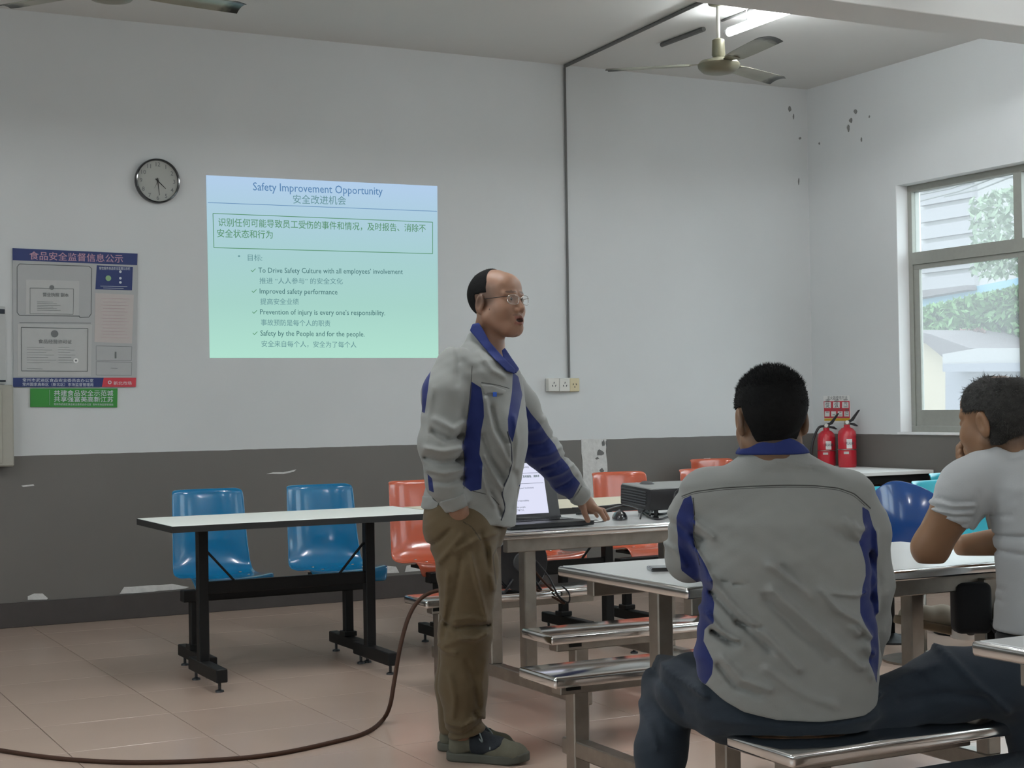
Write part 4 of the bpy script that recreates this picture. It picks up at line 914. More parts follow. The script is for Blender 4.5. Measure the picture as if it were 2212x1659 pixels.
def hair(F, H, kind, m, th=.007, noise=.003, tuft=0, tl=.012, hm=.0035, bald=None, tn=.8, tz=.5, sm=None, rj=.35):
    k = RNG.normal(size=(6,3))*90
    def fn(P):
        q = to_head(P, H); d = head_sdf(P, H, ears=False, detail=False)-th*H[2]
        n = sum(np.sin(q@a+i) for i, a in enumerate(k))/6; d = d-noise*n; r = hair_region(q, kind)*H[2]
        if bald is not None: r = np.maximum(r, bald-np.linalg.norm(q-np.array([0,-.03,.118]), axis=-1))
        return smax(d, r, .008)
    c = H[0]; R_ = .15*H[2]; o = F.part('hair', fn, c-R_, c+R_, hm, m)
    if tuft:
        me = o.data; nv = len(me.vertices); co = np.empty(nv*3, 'f'); me.vertices.foreach_get('co', co); co = co.reshape(-1,3); no = np.empty(nv*3, 'f'); me.vertices.foreach_get('normal', no); no = no.reshape(-1,3)
        q = to_head(co, H); w = np.where(q[:,2] > (.02 if kind == 'full' else -.055))[0]; sel = RNG.choice(w, tuft); V_, T_ = [], []
        for i in sel:
            n = no[i]; dirn = _n(n*tn+np.array([0,0,tz])+RNG.normal(size=3)*rj); s1 = _n(np.cross(dirn, RNG.normal(size=3)))*.0011; s2 = _n(np.cross(dirn, s1))*.0011; b = len(V_); L_ = tl*RNG.uniform(.5,1.2)*(1.25 if q[i,2] > .07 else .7)
            base = co[i]-n*.003; V_ += [base+s1, base-s1*.5+s2, base-s1*.5-s2, base+dirn*L_]; T_ += [(b,b+1,b+3),(b+1,b+2,b+3),(b+2,b,b+3)]
        me2 = mesh_np('hair_strands', np.array(V_), np.array(T_)); tag(link('hair_strands', me2, sm or m, o), kind='stuff')
    return o
def finger(P, pts, r): return chain(P, pts, [r*1.08, r, r*.92, r*.85][:len(pts)], .004)
# ---------------------------------------------------------------- the standing man
G = Figure(1030, 5.46, 'standing man in glasses, grey and blue work jacket and khaki trousers, speaking')
L = G.L; fM = np.array([.93,-.36]); fM = fM/np.linalg.norm(fM)
HM = headframe(L(1074,655,.085), (.79,-.61), .06, 0, 1.03)
neck = [L(1062,690,.09), L(1050,760,.09), L(1045,800,.09)]
# left (far) arm to the table and its hand
Ls, Le, Lw = L(1088,838,.27), L(1176,985,.46), L(1262,1080,.70)
Rs, Re, Rw = L(968,815,-.08), L(948,960,-.14), L(985,1082,-.10)
def body_low(P):
    d = chain(P, neck, [.056,.060,.08], .03); d = smin(d, rings(P, [(.80,-.03,.10,.11,.16),(1.0,-.01,.10,.13,.16),(1.2,.0,.10,.12,.17),(1.38,.0,.10,.08,.16),(1.43,.0,.10,.05,.09)], fM), .03)
    for a in ((Ls,Le,Lw),(Rs,Re,Rw)): d = smin(d, chain(P, a, [.05,.04,.028], .02), .02)
    for a in ((L(1000,1130,0), L(1005,1370,0), L(1000,1590,0)), (L(1010,1130,.17), L(1000,1370,.17), L(985,1580,.17))): d = smin(d, chain(P, a, [.08,.05,.04], .03), .03)
    return d
def handL(P):
    # palm above the table, thumb down at the left, fingers spread forward to the right
    d = chain(P, [L(1256,1074,.69), L(1266,1088,.70), L(1279,1098,.70)], [.027,.031,.024], .012)
    d = smin(d, ell(P, L(1274,1093,.73), (.028,.030,.022)), .012)
    for pts, r in (([L(1258,1090,.67),L(1262,1106,.665),L(1270,1124,.665)],.0115), ([L(1281,1095,.68),L(1297,1104,.685),L(1307,1122,.685)],.0098), ([L(1287,1098,.71),L(1303,1103,.72),L(1313,1120,.72)],.0098), ([L(1281,1100,.75),L(1296,1106,.78),L(1303,1117,.79)],.009), ([L(1274,1098,.76),L(1284,1106,.80),L(1290,1115,.81)],.008)):
        d = smin(d, finger(P, pts, r), .006)
    return d
def handR(P):
    d = chain(P, [L(985,1078,-.10), L(990,1100,-.095), L(998,1124,-.075)], [.027,.033,.030], .012)
    for k in range(4): d = smin(d, finger(P, [L(984+k*8,1114,-.085+k*.008), L(988+k*8,1134,-.07+k*.01), L(992+k*8,1150,-.05+k*.01)], .0095), .006)
    return smin(d, finger(P, [L(1000,1098,-.095), L(1010,1112,-.09), L(1016,1126,-.07)], .011), .006)
def headM(P): return smin(head_sdf(P, HM, mouth=.008, wide=1.03, jowl=.008), chain(P, neck, [.054,.060,.08], .03), .018)
def paintM(co):
    q = to_head(co, HM); x, y, z = np.abs(q[:,0]), q[:,1], q[:,2]
    st = np.clip(1-np.maximum(0, (y-(.022-.15*np.maximum(0, -z))))/.030, 0, 1)*np.clip((z+.03)/.03, 0, 1)*np.clip((.085-z)/.04, 0, 1)*.55
    st = np.maximum(st, .6*(np.hypot((x-.030)/.022, (z-.0285-.10*np.maximum(0,.03-x)*0)/.0042) < 1)*(y > .06))
    st = np.maximum(st, .35*(np.hypot(q[:,0]/.03, (z+.052)/.006) < 1)*(y > .07))
    lp_ = np.exp(-((np.abs(z+.066+.004)-.009)/.0055)**2)*(x < .025)*(y > .078)
    dk = np.hypot(q[:,0]/.020, (z+.0695)/.0065) < 1
    return {'stubble': np.maximum(st, .9*dk*(y > .05)), 'lips': np.clip(lp_*.8, 0, 1)}
# one mesh: fine head and hands joined to the coarser body under the clothes
def merged(F, name, blocks, m, paint):
    cs, fs, n = [], [], 0
    for fn, lo, hi, h in blocks:
        c, f = snet(fn, lo, hi, h); c = relax(c, f, 1); cs.append(c); fs.append(f+n); n += len(c)
    co = np.concatenate(cs); me = mesh_np(name, co, np.concatenate(fs))
    for k, v in paint(co).items(): attr(me, k, v)
    return link(name, me, m, F.t)
cH = HM[0]
merged(G, 'body', [(headM, cH-np.array([.135,.135,.23]), cH+np.array([.135,.135,.145]), .0026),
    (handL, L(1225,1140,.58), L(1330,1055,.86), .0025), (handR, L(955,1170,-.2), L(1045,1060,-.02), .003),
    (body_low, np.array([-.35,-.30,.06]), np.array([.55,.85,1.46]), .016)], M['skinM'], paintM)
hair(G, HM, 'balding', M['hair'], .0050, .0010, 2500, .006, tn=.6, tz=-.5)
for s_ in (-1, 1):
    e = MB(); e.lathe([(.0001,-.011),(.006,-.0095),(.010,-.005),(.0115,0),(.010,.005),(.0001,.011)], 18); o = e.done('eye', M['eye'], G.t, True); o.location = from_head((s_*.031,.0757,.0035), HM)
    i_ = MB().lathe([(.0001,-.002),(.0048,-.001),(.0052,.001),(.0001,.002)], 16, (0,0,0), 'y').done('iris', M['iris'], o, True)
    d = _n(HM[1]@np.array([.10,1,.02])); i_.location = d*.0112; i_.rotation_euler = (0, 0, math.atan2(d[1], d[0])-math.pi/2)
    lid = MB().tube([from_head((s_*.031+t*.0135, .0885-abs(t)**2*.006-.004, .0088-.0035*t*t), HM) for t in (-1,-.6,-.2,.2,.6,1)], .0016, 6).done('eyelid', M['iris'], G.t, True)
# glasses
gl = bpy.data.objects.new('glasses', None); C.objects.link(gl); gl.parent = G.t; tag(gl, 'thin metal framed glasses')
def gp(x, y, z): return from_head((x, y, z), HM)
for s_ in (-1, 1):
    rim = [gp(s_*(.034+.0245*math.copysign(abs(math.cos(a))**.7, math.cos(a))), .102-.012*((.034+.0245*math.cos(a))/.06)**2, .000+.0165*math.copysign(abs(math.sin(a))**.75, math.sin(a))) for a in [k*math.pi/12 for k in range(25)]]
    o = MB().tube(rim, .0011, 6).done('rim', M['wire'], gl, True)
    MB().poly(rim[:-1]).done('lens', M['lens'], gl)
    MB().tube([gp(s_*.058,.093,.009), gp(s_*.072,.082,.010), gp(s_*.080,.040,.010), gp(s_*.082,-.004,.011), gp(s_*.080,-.022,-.002)], .0013, 6).done('temple', M['blackmetal'] if s_ > 0 else M['wire'], gl, True)
MB().tube([gp(-.010,.103,.004), gp(0,.107,.007), gp(.010,.103,.004)], .0011, 6).done('bridge', M['wire'], gl, True)
# jacket
RJ = [(.80,-.035,.10,.155,.180),(.90,-.032,.10,.160,.185),(1.0,-.012,.10,.160,.188),(1.10,.002,.10,.163,.190),(1.2,.006,.10,.158,.196),(1.3,.008,.10,.146,.200),(1.36,.012,.09,.133,.19),(1.405,.020,.085,.108,.165),(1.44,.014,.09,.082,.115),(1.475,.030,.085,.068,.072),(1.51,.034,.085,.060,.060)]
foldM = [([(945,905),(985,925),(1004,912)],.008,.012),([(940,930),(975,948),(1002,940)],-.009,.011),([(925,965),(965,972),(1000,965)],.010,.012),([(925,985),(960,995),(1002,990)],-.009,.010),([(928,1010),(965,1018),(1003,1010)],.009,.010),([(935,1035),(970,1038),(1004,1030)],-.006,.009),
 ([(985,745),(992,780),(990,830)],-.004,.010),([(940,840),(930,900),(928,960)],.004,.012),([(1050,860),(1065,930),(1090,980),(1100,1000)],.009,.010),([(1062,880),(1075,930),(1092,955)],-.008,.010),([(1045,940),(1060,990),(1085,1030)],-.007,.010),([(1050,985),(1065,1020),(1082,1050)],.010,.009),([(1042,1010),(1050,1050),(1070,1090)],.007,.009),([(1060,1060),(1072,1085),(1082,1110)],-.008,.008),([(1110,900),(1118,950),(1112,1010)],.005,.010),([(1112,1020),(1118,1060),(1105,1100)],-.004,.012),([(1035,760),(1062,800),(1090,815)],.005,.010),([(1100,960),(1105,1000),(1095,1035),(1086,1060)],.007,.007)]
foldL = [([(1135,930),(1160,925),(1175,905)],.006,.012),([(1140,960),(1170,958),(1195,940)],-.006,.010),([(1150,985),(1185,980),(1210,965)],.006,.010),([(1170,1010),(1200,1000),(1222,985)],-.007,.009),([(1185,1030),(1212,1022),(1238,1005)],.006,.009),([(1205,1055),(1225,1045),(1245,1030)],-.005,.008)]
hem0, hem1 = L(903,1096,0), L(1083,1138,0)
def jacketM(P):
    d = rings(P, RJ, fM, 2.35)
    d = smin(d, ell(P, L(1078,935,.05), (.085,.13,.13)), .06)
    aR = chain(P, [L(985,792,-.035), L(960,850,-.09), L(948,960,-.13), L(958,1040,-.115), L(985,1085,-.10)], [.072,.074,.068,.058,.050], .03)
    aL = chain(P, [L(1080,815,.25), L(1118,880,.34), L(1168,970,.45), L(1222,1035,.59), L(1250,1066,.66)], [.075,.077,.069,.056,.043], .03)
    aR = smax(aR, cone(P, L(985,1000,-.1), L(960,800,-.1), .5)*0+((P-L(993,1094,-.10))@_n(L(993,1094,-.10)-L(962,1030,-.11))), .006)
    aL = smax(aL, ((P-L(1262,1078,.69))@_n(L(1262,1078,.69)-L(1222,1035,.59))), .006)
    for c, dr in ((L(983,1082,-.10),0),(L(1249,1063,.655),0)): pass
    d = smin(d, smin(d*0+1, aR, .01), .028); d = smin(d, aL, .035)
    n = P[..., 0]; hz = hem0[2]+(hem1[2]-hem0[2])*np.clip((P[..., 0]-hem0[0])/(hem1[0]-hem0[0]), -.2, 1.1)
    body_cut = np.where(np.linalg.norm((P-L(985,1085,-.10))*np.array([1,1,1]), axis=-1) < .075, -1, hz-P[..., 2])
    d = smax(d, np.where(P[..., 0] > L(1135,1000,.3)[0], -1, body_cut), .005)
    d = d-folds(P, G, foldM, 0, wmax=.14)-folds(P, G, foldL, .5, wmax=2)*(P[..., 1] > .2)
    d = smax(d, -cone(P, L(1064,700,.085), L(1084,800,.04), .062, .030), .006)
    d = smax(d, P[..., 2]-(L(1030,716,0)[2]-.9*np.maximum(0, P[..., 0]-L(1030,716,0)[0])), .006)
    return d
blM = [[(1018,824),(1040,838),(1045,870),(1046,900),(1040,930),(1036,980),(1043,1000),(1040,1055),(1018,1060),(1001,1045),(1004,1000),(1000,955),(1007,930),(1010,900),(1015,860)],
 [(1108,803),(1120,812),(1129,852),(1116,916),(1107,956),(1098,935),(1097,905),(1101,880),(1106,845)], [(914,832),(930,780),(933,790),(928,840),(921,892),(914,890)], [(927,1020),(937,1030),(941,1060),(930,1056)]]
blL = [[(1126,862),(1146,893),(1165,915),(1180,938),(1198,960),(1210,985),(1228,1006),(1240,1028),(1256,1047),(1240,1080),(1215,1095),(1180,1080),(1150,1065),(1120,1040)]]
smM = [[(1020,790),(1016,860),(1009,905),(1007,930),(1000,960),(1004,1010),(1002,1060),(1005,1095)],[(985,744),(1000,738),(1018,740),(1020,790)],[(1022,822),(1050,828),(1072,832),(1100,838)],[(905,1078),(935,1074),(952,1080)],[(952,1080),(990,1068),(1003,1062)],
 [(1094,930),(1104,960),(1106,1000),(1098,1030),(1086,1055),(1084,1070),(1092,1088),(1090,1105),(1082,1122)],[(1019,1058),(1060,1068),(1080,1090)]]
def paintJ(co):
    U, Z, w = co[:,0], co[:,2], co[:,1]; b = np.full(len(co), 1.)
    for p in blM: b = np.minimum(b, np.where(w < .13, polyd(G.UZ(p, -.05), U, Z), 1))
    for p in blL: b = np.minimum(b, np.where((w > .13), polyd(G.UZ(p, .45), U, Z), 1))
    s = np.full(len(co), 1.)
    for p in smM: s = np.minimum(s, np.where(w < .12, lined(G.UZ(p, -.07), U, Z), 1))
    s = np.minimum(s, np.where(w > .2, lined(G.UZ([(1222,1072),(1238,1045),(1252,1040)], .6), U, Z), 1))
    return {'blue': b, 'seam': s*0+1}
jk = G.part('jacket', jacketM, np.array([-.28,-.30,.78]), np.array([.46,.82,1.56]), .0058, M['jacket'], paint=paintJ)
def neckbase(P): return smin(rings(P, RJ, fM, 2.35), chain(P, [L(1052,690,.085), L(1060,745,.075), L(1076,800,.06)], [.064,.068,.07], .03), .03)
patch(G, 'collar', neckbase, [(1014,712),(1020,698),(1034,696),(1044,712),(1058,738),(1084,768),(1114,797),(1112,808),(1094,802),(1062,770),(1038,742)], .010, M['collar'], -.02, -.25, .30, .0032)
patch(G, 'collar', neckbase, [(1084,758),(1091,752),(1106,775),(1122,797),(1114,808),(1100,794),(1088,778)], .009, M['collar'], .05, -.05, .30, .0032)
# pocket flap with its blue tab
patch(G, 'pocket_flap', jacketM, [(1037,829),(1064,832),(1094,843),(1086,853),(1062,849),(1047,852)], .006, M['jacket'])
patch(G, 'hem_band', jacketM, [(900,1077),(935,1074),(948,1088),(940,1105),(900,1105)], .0035, M['jacket'])
patch(G, 'cuff', jacketM, [(950,1082),(985,1072),(1003,1062),(1012,1096),(985,1108),(958,1100)], .004, M['jacket'])
patch(G, 'cuff', jacketM, [(1222,1100),(1240,1074),(1257,1047),(1294,1070),(1270,1110),(1240,1110)], .004, M['jacket'], .6, .35, .9)
for q_ in ([(1020,790),(1016,860),(1009,905),(1007,930),(1000,960),(1004,1010),(1002,1055)],[(1040,826),(1072,831),(1100,839)],[(1019,1060),(1060,1070),(1078,1090)]): seam(G, jk, q_)
seam(G, jk, [(1096,932),(1104,960),(1106,1000),(1098,1030),(1086,1055),(1084,1070),(1091,1088),(1090,1105),(1082,1124)], .0028, 'ink')
fl_ = [G.hit(jk, x, y)[0]+np.array([0,-.004,0]) for x, y in ((1037,828),(1064,831),(1093,842),(1084,851),(1060,846),(1047,850))]
tb = G.hit(jk, 1069,852)[0]; box('blue_tab', mat('bright_blue_tab', (.02,.10,.5), .6), G.t, tb[0]-.007, tb[0]+.007, tb[1]-.012, tb[1]-.006, tb[2]-.008, tb[2]+.008, bev=.001)
# khaki trousers
foldT = [([(948,1330),(965,1345),(985,1350)],-.007,.008),([(945,1390),(962,1400),(985,1402)],.006,.009),([(1010,1420),(1030,1470),(1036,1520)],-.005,.012),([(975,1450),(985,1500),(980,1540)],.005,.012),([(1040,1150),(1055,1190),(1060,1230)],-.006,.010),([(925,1180),(950,1165),(975,1140)],-.006,.010),([(985,1185),(1030,1160),(1075,1150)],.006,.012),([(950,1210),(975,1180),(1000,1150)],.007,.012),([(1018,1190),(1035,1260),(1052,1330)],.007,.009),([(1000,1200),(985,1280),(960,1370)],-.005,.012),([(990,1350),(1020,1345),(1055,1348)],-.011,.008),([(985,1330),(1020,1325),(1052,1335)],.007,.010),([(1000,1368),(1030,1372),(1052,1362)],.009,.010),([(960,1390),(985,1375),(1010,1368)],.004,.010),([(965,1555),(1000,1560),(1040,1540)],.007,.010),([(960,1580),(1000,1582),(1035,1560)],-.007,.009),([(1025,1530),(1035,1545),(1045,1560)],-.008,.008),([(1050,1420),(1040,1470),(1042,1520)],.004,.012),([(970,1230),(965,1290),(958,1340)],.005,.010),([(1062,1180),(1060,1230),(1068,1270)],.006,.009)]
def trM(P):
    d = rings(P, [(.74,-.035,.085,.10,.15),(.80,-.040,.09,.128,.165),(.88,-.040,.09,.135,.17),(.96,-.035,.09,.13,.165)], fM, 2.3)
    d = smin(d, ell(P, L(957,1140,.05), (.065,.13,.09)), .05)
    r_ = chain(P, [L(1000,1140,-.005), L(1010,1230,-.01), L(1006,1370,-.005), L(1000,1480,.0), L(1006,1572,.0)], [.112,.104,.088,.082,.070], .03)
    l_ = chain(P, [L(1005,1140,.16), L(1008,1230,.175), L(1000,1370,.18), L(990,1480,.18), L(988,1568,.175)], [.110,.100,.086,.080,.068], .03)
    d = smin(smin(d, r_, .03), l_, .03)-folds(P, G, foldT, 0, wmax=.09)
    cz = np.where(P[..., 1] < .09, L(1000,1590,0)[2]+(P[..., 0]-L(1000,1590,0)[0])*.25, L(985,1590,.17)[2]+.01)
    return smax(d, cz-P[..., 2], .006)
smT = [[(1085,1165),(1065,1200),(1072,1262)],[(998,1122),(1020,1135),(1040,1165)]]
tr = G.part('trousers', trM, np.array([-.26,-.2,.05]), np.array([.20,.36,.95]), .0062, M['khaki'], paint=lambda co: {'blue': np.ones(len(co)), 'seam': np.min([np.where(co[:,1] < .05, lined(G.UZ(p, -.05), co[:,0], co[:,2]), 1) for p in smT], 0)})
# shoes
M['suede'] = mat('olive_suede', (.105,.100,.070), .85, noise=.2, nscale=40, bump=.1, bscale=300); M['sole'] = mat('grey_green_sole', (.07,.07,.055), .8, noise=.2); M['shoemesh'] = mat('dark_mesh', (.008,.012,.018), .8, bump=.2, bscale=400); M['lace'] = mat('grey_lace', (.20,.24,.24), .7)
def shoe(hx, hy, hd, tx, ty, td, F=G, mname='suede', label=None):
    a, b = F.L(hx, hy, hd), F.L(tx, ty, td); a[2] = b[2] = 0; x = b-a; ln = np.linalg.norm(x); x /= ln; y = np.array([-x[1], x[0], 0]); R_ = np.stack([x, y, [0,0,1.]], 1); k = ln/.29
    def loc(P): return ((P-a)@R_)/k
    def sole(P):
        q = loc(P); cx = np.clip(q[..., 0], .04, .245); w = np.interp(q[..., 0], [0,.07,.14,.21,.27], [.036,.037,.036,.047,.040]); dd = np.hypot(q[..., 0]-cx, q[..., 1]*(.04/w))-.041
        return smax(dd, np.abs(q[..., 2]-.015-.01*np.clip((q[..., 0]-.22)/.06, 0, 1))-.015, .004)*k
    def up(P):
        q = loc(P); d = cone(q, (.045,0,.045), (.05,0,.085), .038, .036); d = smin(d, chain(q, [(.06,0,.075),(.12,0,.060),(.18,0,.040),(.235,0,.030)], [.036,.036,.038,.036], .02), .02)
        d = smin(d, ell(q, (.235,0,.030), (.045,.044,.030)), .02); return smax(d, .02-q[..., 2], .004)*k
    lo = np.minimum(a, b)-np.array([.09,.09,-.0]); hi = np.maximum(a, b)+np.array([.09,.09,.15]); lo[2] = -.012
    n0 = F.part('shoe', up, lo, hi, .004, M[mname], None, 1); F.part('sole', sole, lo, hi, .004, M['sole'], n0, 1)
    def tong(P): 
        q = loc(P); return smax(up(P)-.0022, np.maximum(np.abs(q[..., 0]-.145)-.055, np.abs(q[..., 1])-.060+.0*q[..., 0])+np.maximum(0, .045-q[..., 2]+(q[..., 0]-.14)*.3)*2, .004)
    F.part('mesh_panel', tong, lo, hi, .004, M['shoemesh'], n0, 1)
    b_ = MB(); W3 = lambda u, v, w: a+R_@(np.array([u, v, w])*k)
    for i in range(5):
        u = .105+i*.021; h_ = .105-i*.0125; b_.tube([W3(u,-.028,h_-.018), W3(u+.01,0,h_+.001), W3(u+.016,.028,h_-.020)], .0028, 6).tube([W3(u,.028,h_-.018), W3(u+.01,0,h_+.003), W3(u+.016,-.028,h_-.020)], .0028, 6)
    b_.tube(catmull([W3(.10,0,.108),W3(.12,-.03,.11),W3(.14,-.045,.075),W3(.12,-.03,.085),W3(.10,0,.108),W3(.12,.02,.118),W3(.15,.03,.085),W3(.16,-.02,.075),W3(.165,-.045,.05)], 5), .0026, 6)
    tag(b_.done('laces', M['lace'], n0, True), kind='stuff')
    return n0
shoe(966,1640,.03, 1146,1640,-.06)
shoe(946,1612,.19, 1114,1606,.12)
# ---------------------------------------------------------------- the seated man seen from behind
A = Figure(1690, 3.88, 'seated man seen from behind in a grey and blue work jacket and dark jeans')
L = A.L; fA = np.array([0.,1.])
HA = headframe(L(1664,906,-.01), (-.16,1), -.10, 0, 1.05)
nk = [L(1664,920,.0), L(1668,975,.0), L(1672,1020,.02)]
lS, lE, lW = L(1535,1085,.03), L(1492,1200,.10), L(1560,1200,.38)
rS, rE, rW = L(1862,1095,.05), L(1885,1280,.05), L(1862,1430,.22)
def headA(P): return smin(head_sdf(P, HA, wide=1.0), chain(P, nk, [.058,.064,.08], .03), .02)
def lowA(P):
    d = rings(P, [(.42,.02,.08,.13,.17),(.6,.01,.05,.11,.15),(.9,0,.0,.11,.17),(1.03,-.0,.0,.08,.16),(1.1,-.02,.0,.05,.07)], fA)
    for a in ((lS,lE,lW),(rS,rE,rW)): d = smin(d, chain(P, a, [.044,.036,.028], .02), .02)
    return d
def paintA(co):
    q = to_head(co, HA); z, y = q[:,2], q[:,1]; return {'stubble': np.clip((-.035-y)/.03+.6, 0, .9)*np.clip((z+.12)/.07, 0, 1), 'lips': np.zeros(len(co))}
def handA(c, d1):
    def fn(P):
        d = ell(P, c, (.042,.05,.018))
        for k in range(4): d = smin(d, finger(P, [c+np.array([-.03+k*.02,.04,0]), c+np.array([-.032+k*.021,.075,.0]), c+np.array([-.032+k*.021,.10,-.008])], .0085), .006)
        return smin(d, finger(P, [c+np.array([d1*.035,0,0]), c+np.array([d1*.055,.03,0]), c+np.array([d1*.055,.055,0])], .010), .006)
    return fn
cA = HA[0]; hl, hr = lW+np.array([0,.05,.0]), rW+np.array([0,.05,-.02]); hl[2] = .80; hr[2] = .60
merged(A, 'body', [(headA, cA-np.array([.13,.14,.21]), cA+np.array([.13,.14,.14]), .0032), (lowA, np.array([-.36,-.2,.38]), np.array([.4,.5,1.12]), .014),
   (handA(hl, 1), hl-np.array([.09,.08,.04]), hl+np.array([.09,.13,.04]), .004), (handA(hr, -1), hr-np.array([.09,.08,.04]), hr+np.array([.09,.13,.04]), .004)], M['skinA'], paintA)
hair(A, HA, 'full', M['hair'], .0075, .0015, 8000, .012, tn=.7, tz=.7)
RA = [(.45,.010,.045,.150,.215),(.53,.008,.035,.152,.222),(.62,.004,.02,.143,.232),(.70,.003,.01,.140,.218),(.78,.000,.0,.138,.205),(.86,.000,-.01,.135,.212),(.95,-.003,-.01,.126,.216),(1.0,-.003,.0,.112,.205),(1.04,-.008,.005,.095,.170),(1.08,-.014,.01,.082,.120),(1.115,-.02,.01,.072,.085),(1.14,-.022,.01,.068,.072)]
foldA = [([(1655,1215),(1740,1275),(1800,1320),(1850,1365)],.010,.011),([(1680,1220),(1760,1290),(1830,1345)],-.007,.009),([(1535,1255),(1590,1315),(1660,1380),(1720,1440)],.009,.011),([(1545,1285),(1600,1345),(1660,1400)],-.008,.010),([(1660,1270),(1740,1340),(1810,1400),(1860,1440)],.009,.012),([(1650,1290),(1720,1360),(1790,1420)],-.006,.011),
 ([(1765,1270),(1800,1310),(1850,1340),(1880,1375)],.012,.009),([(1780,1275),(1850,1285),(1870,1278)],.006,.006),([(1545,1370),(1580,1390),(1595,1388)],-.012,.008),([(1530,1330),(1555,1360),(1600,1388)],.008,.009),([(1560,1420),(1600,1465),(1660,1485)],.008,.010),([(1555,1440),(1590,1485),(1640,1500)],-.007,.009),([(1590,1345),(1615,1352),(1640,1352)],-.008,.006),
 ([(1500,1128),(1530,1150),(1540,1160)],.006,.009),([(1505,1160),(1525,1172)],-.006,.008),([(1840,1130),(1855,1145),(1866,1140)],.008,.008),([(1850,1160),(1835,1140),(1820,1120)],.006,.009),([(1760,1130),(1790,1140),(1850,1175)],-.004,.012),([(1500,1180),(1520,1215),(1535,1250)],.006,.010),
 ([(1560,1257),(1580,1254)],-.004,.003),([(1582,1262),(1612,1258)],-.004,.003),([(1620,1284),(1665,1278)],-.003,.003),([(1870,1395),(1885,1410)],.012,.012),([(1880,1440),(1888,1465)],.006,.012),([(1680,995),(1740,1005),(1790,1010)],.003,.008),([(1660,1020),(1720,1022),(1760,1018)],-.003,.008),([(1650,1440),(1740,1500),(1800,1520)],.005,.012),([(1900,1150),(1905,1250),(1912,1330)],.005,.010),([(1890,1200),(1915,1260),(1900,1300)],-.006,.010),([(1440,1180),(1470,1200),(1490,1230)],.006,.009),([(1445,1130),(1470,1140),(1485,1155)],-.005,.009)]
yoke = [(1473,1072),(1500,1062),(1560,1054),(1630,1050),(1700,1048),(1760,1049),(1810,1054),(1845,1066),(1872,1090),(1880,1098)]
def jacketA(P):
    d = rings(P, RA, fA, 2.4)
    d = smin(d, ell(P, L(1560,1062,-.01), (.10,.075,.052)), .06); d = smin(d, ell(P, L(1785,1062,-.01), (.10,.075,.052)), .06)
    al = chain(P, [L(1526,1066,.0), L(1502,1120,.03), L(1490,1205,.09), L(1530,1205,.30)], [.066,.064,.057,.05], .03)
    ar = chain(P, [L(1832,1072,.0), L(1862,1145,.02), L(1876,1260,.04), L(1872,1350,.10), L(1862,1425,.18)], [.066,.066,.060,.056,.050], .03)
    d = smin(d, al, .02); d = smin(d, ar, .018)
    d = d-folds(P, A, foldA, -.1, wmax=.1)
    yk = lined(A.UZ(yoke, -.12), P[..., 0], P[..., 2]); d = d+.003*np.exp(-(yk/.008)**2)*(P[..., 1] < .05)
    hz = np.interp(P[..., 0], [L(1500,1,0)[0], L(1530,1,0)[0], L(1570,1,0)[0], L(1640,1,0)[0], L(1730,1,0)[0], L(1830,1,0)[0], L(1890,1,0)[0]], [L(1500,1492,-.1)[2], L(1530,1518,-.1)[2], L(1570,1540,-.1)[2], L(1640,1555,-.1)[2], L(1730,1559,-.1)[2], L(1830,1552,-.1)[2], L(1890,1530,-.1)[2]])
    d = smax(d, hz+.02*np.clip((P[..., 1])/.1, 0, 1)-P[..., 2], .006)
    return smax(d, -cone(P, L(1664,900,.01), L(1670,985,.02), .066, .062), .006)
blA = [[(1478,1078),(1492,1070),(1500,1110),(1500,1150),(1506,1190),(1524,1225),(1532,1248),(1540,1300),(1536,1340),(1522,1360),(1520,1385),(1538,1425),(1536,1455),(1524,1484),(1506,1462),(1492,1432),(1488,1405),(1490,1375),(1512,1318),(1516,1268),(1480,1240),(1470,1180),(1464,1120)],
 [(1855,1092),(1873,1102),(1888,1150),(1900,1240),(1900,1330),(1898,1400),(1893,1475),(1880,1450),(1868,1425),(1868,1395),(1876,1372),(1858,1345),(1848,1318),(1848,1280),(1862,1240),(1860,1215),(1845,1165),(1856,1140)]]
smA = [yoke,[(1497,1075),(1500,1110),(1498,1160),(1512,1220)]]
def pA(co):
    U, Z, w = co[:,0], co[:,2], co[:,1]; b = np.full(len(co), 1.)
    for p in blA: b = np.minimum(b, np.where(w < .16, polyd(A.UZ(p, -.05), U, Z), 1))
    return {'blue': b, 'seam': np.ones(len(co))}
jA = A.part('jacket', jacketA, np.array([-.36,-.22,.42]), np.array([.36,.45,1.18]), .0055, M['jacket'], paint=pA)
for q_ in smA: seam(A, jA, q_, .0016)
seam(A, jA, [(1473,1076),(1500,1066),(1560,1058),(1630,1054),(1700,1052),(1760,1053),(1810,1058),(1843,1070),(1868,1092)], .0007)
def colA(P):
    q = P-L(1668,955,.012); r = np.hypot(q[..., 0]*.93, q[..., 1]); hz = q[..., 2]-.0-.020*np.clip(q[..., 1]/.07, -1, 1)*0
    d = np.abs(r-.076+.18*q[..., 2])-.006; top = q[..., 2]-.016+.03*(np.abs(q[..., 0])/.08)**2; bot = -.030-q[..., 2]
    return smax(smax(d, top, .006), bot, .006)
A.part('collar', colA, L(1668,955,.012)-np.array([.12,.12,.06]), L(1668,955,.012)+np.array([.12,.12,.06]), .0035, M['collar'])
foldJ = [([(1420,1450),(1470,1480),(1520,1500)],.006,.012),([(1440,1500),(1470,1520),(1490,1560)],-.006,.010),([(1390,1560),(1420,1600),(1430,1650)],.005,.012),([(1900,1500),(1960,1470),(2030,1440)],.006,.012),([(1950,1520),(2050,1500),(2130,1510)],-.006,.012),([(2040,1400),(2100,1470),(2180,1540)],.008,.012)]
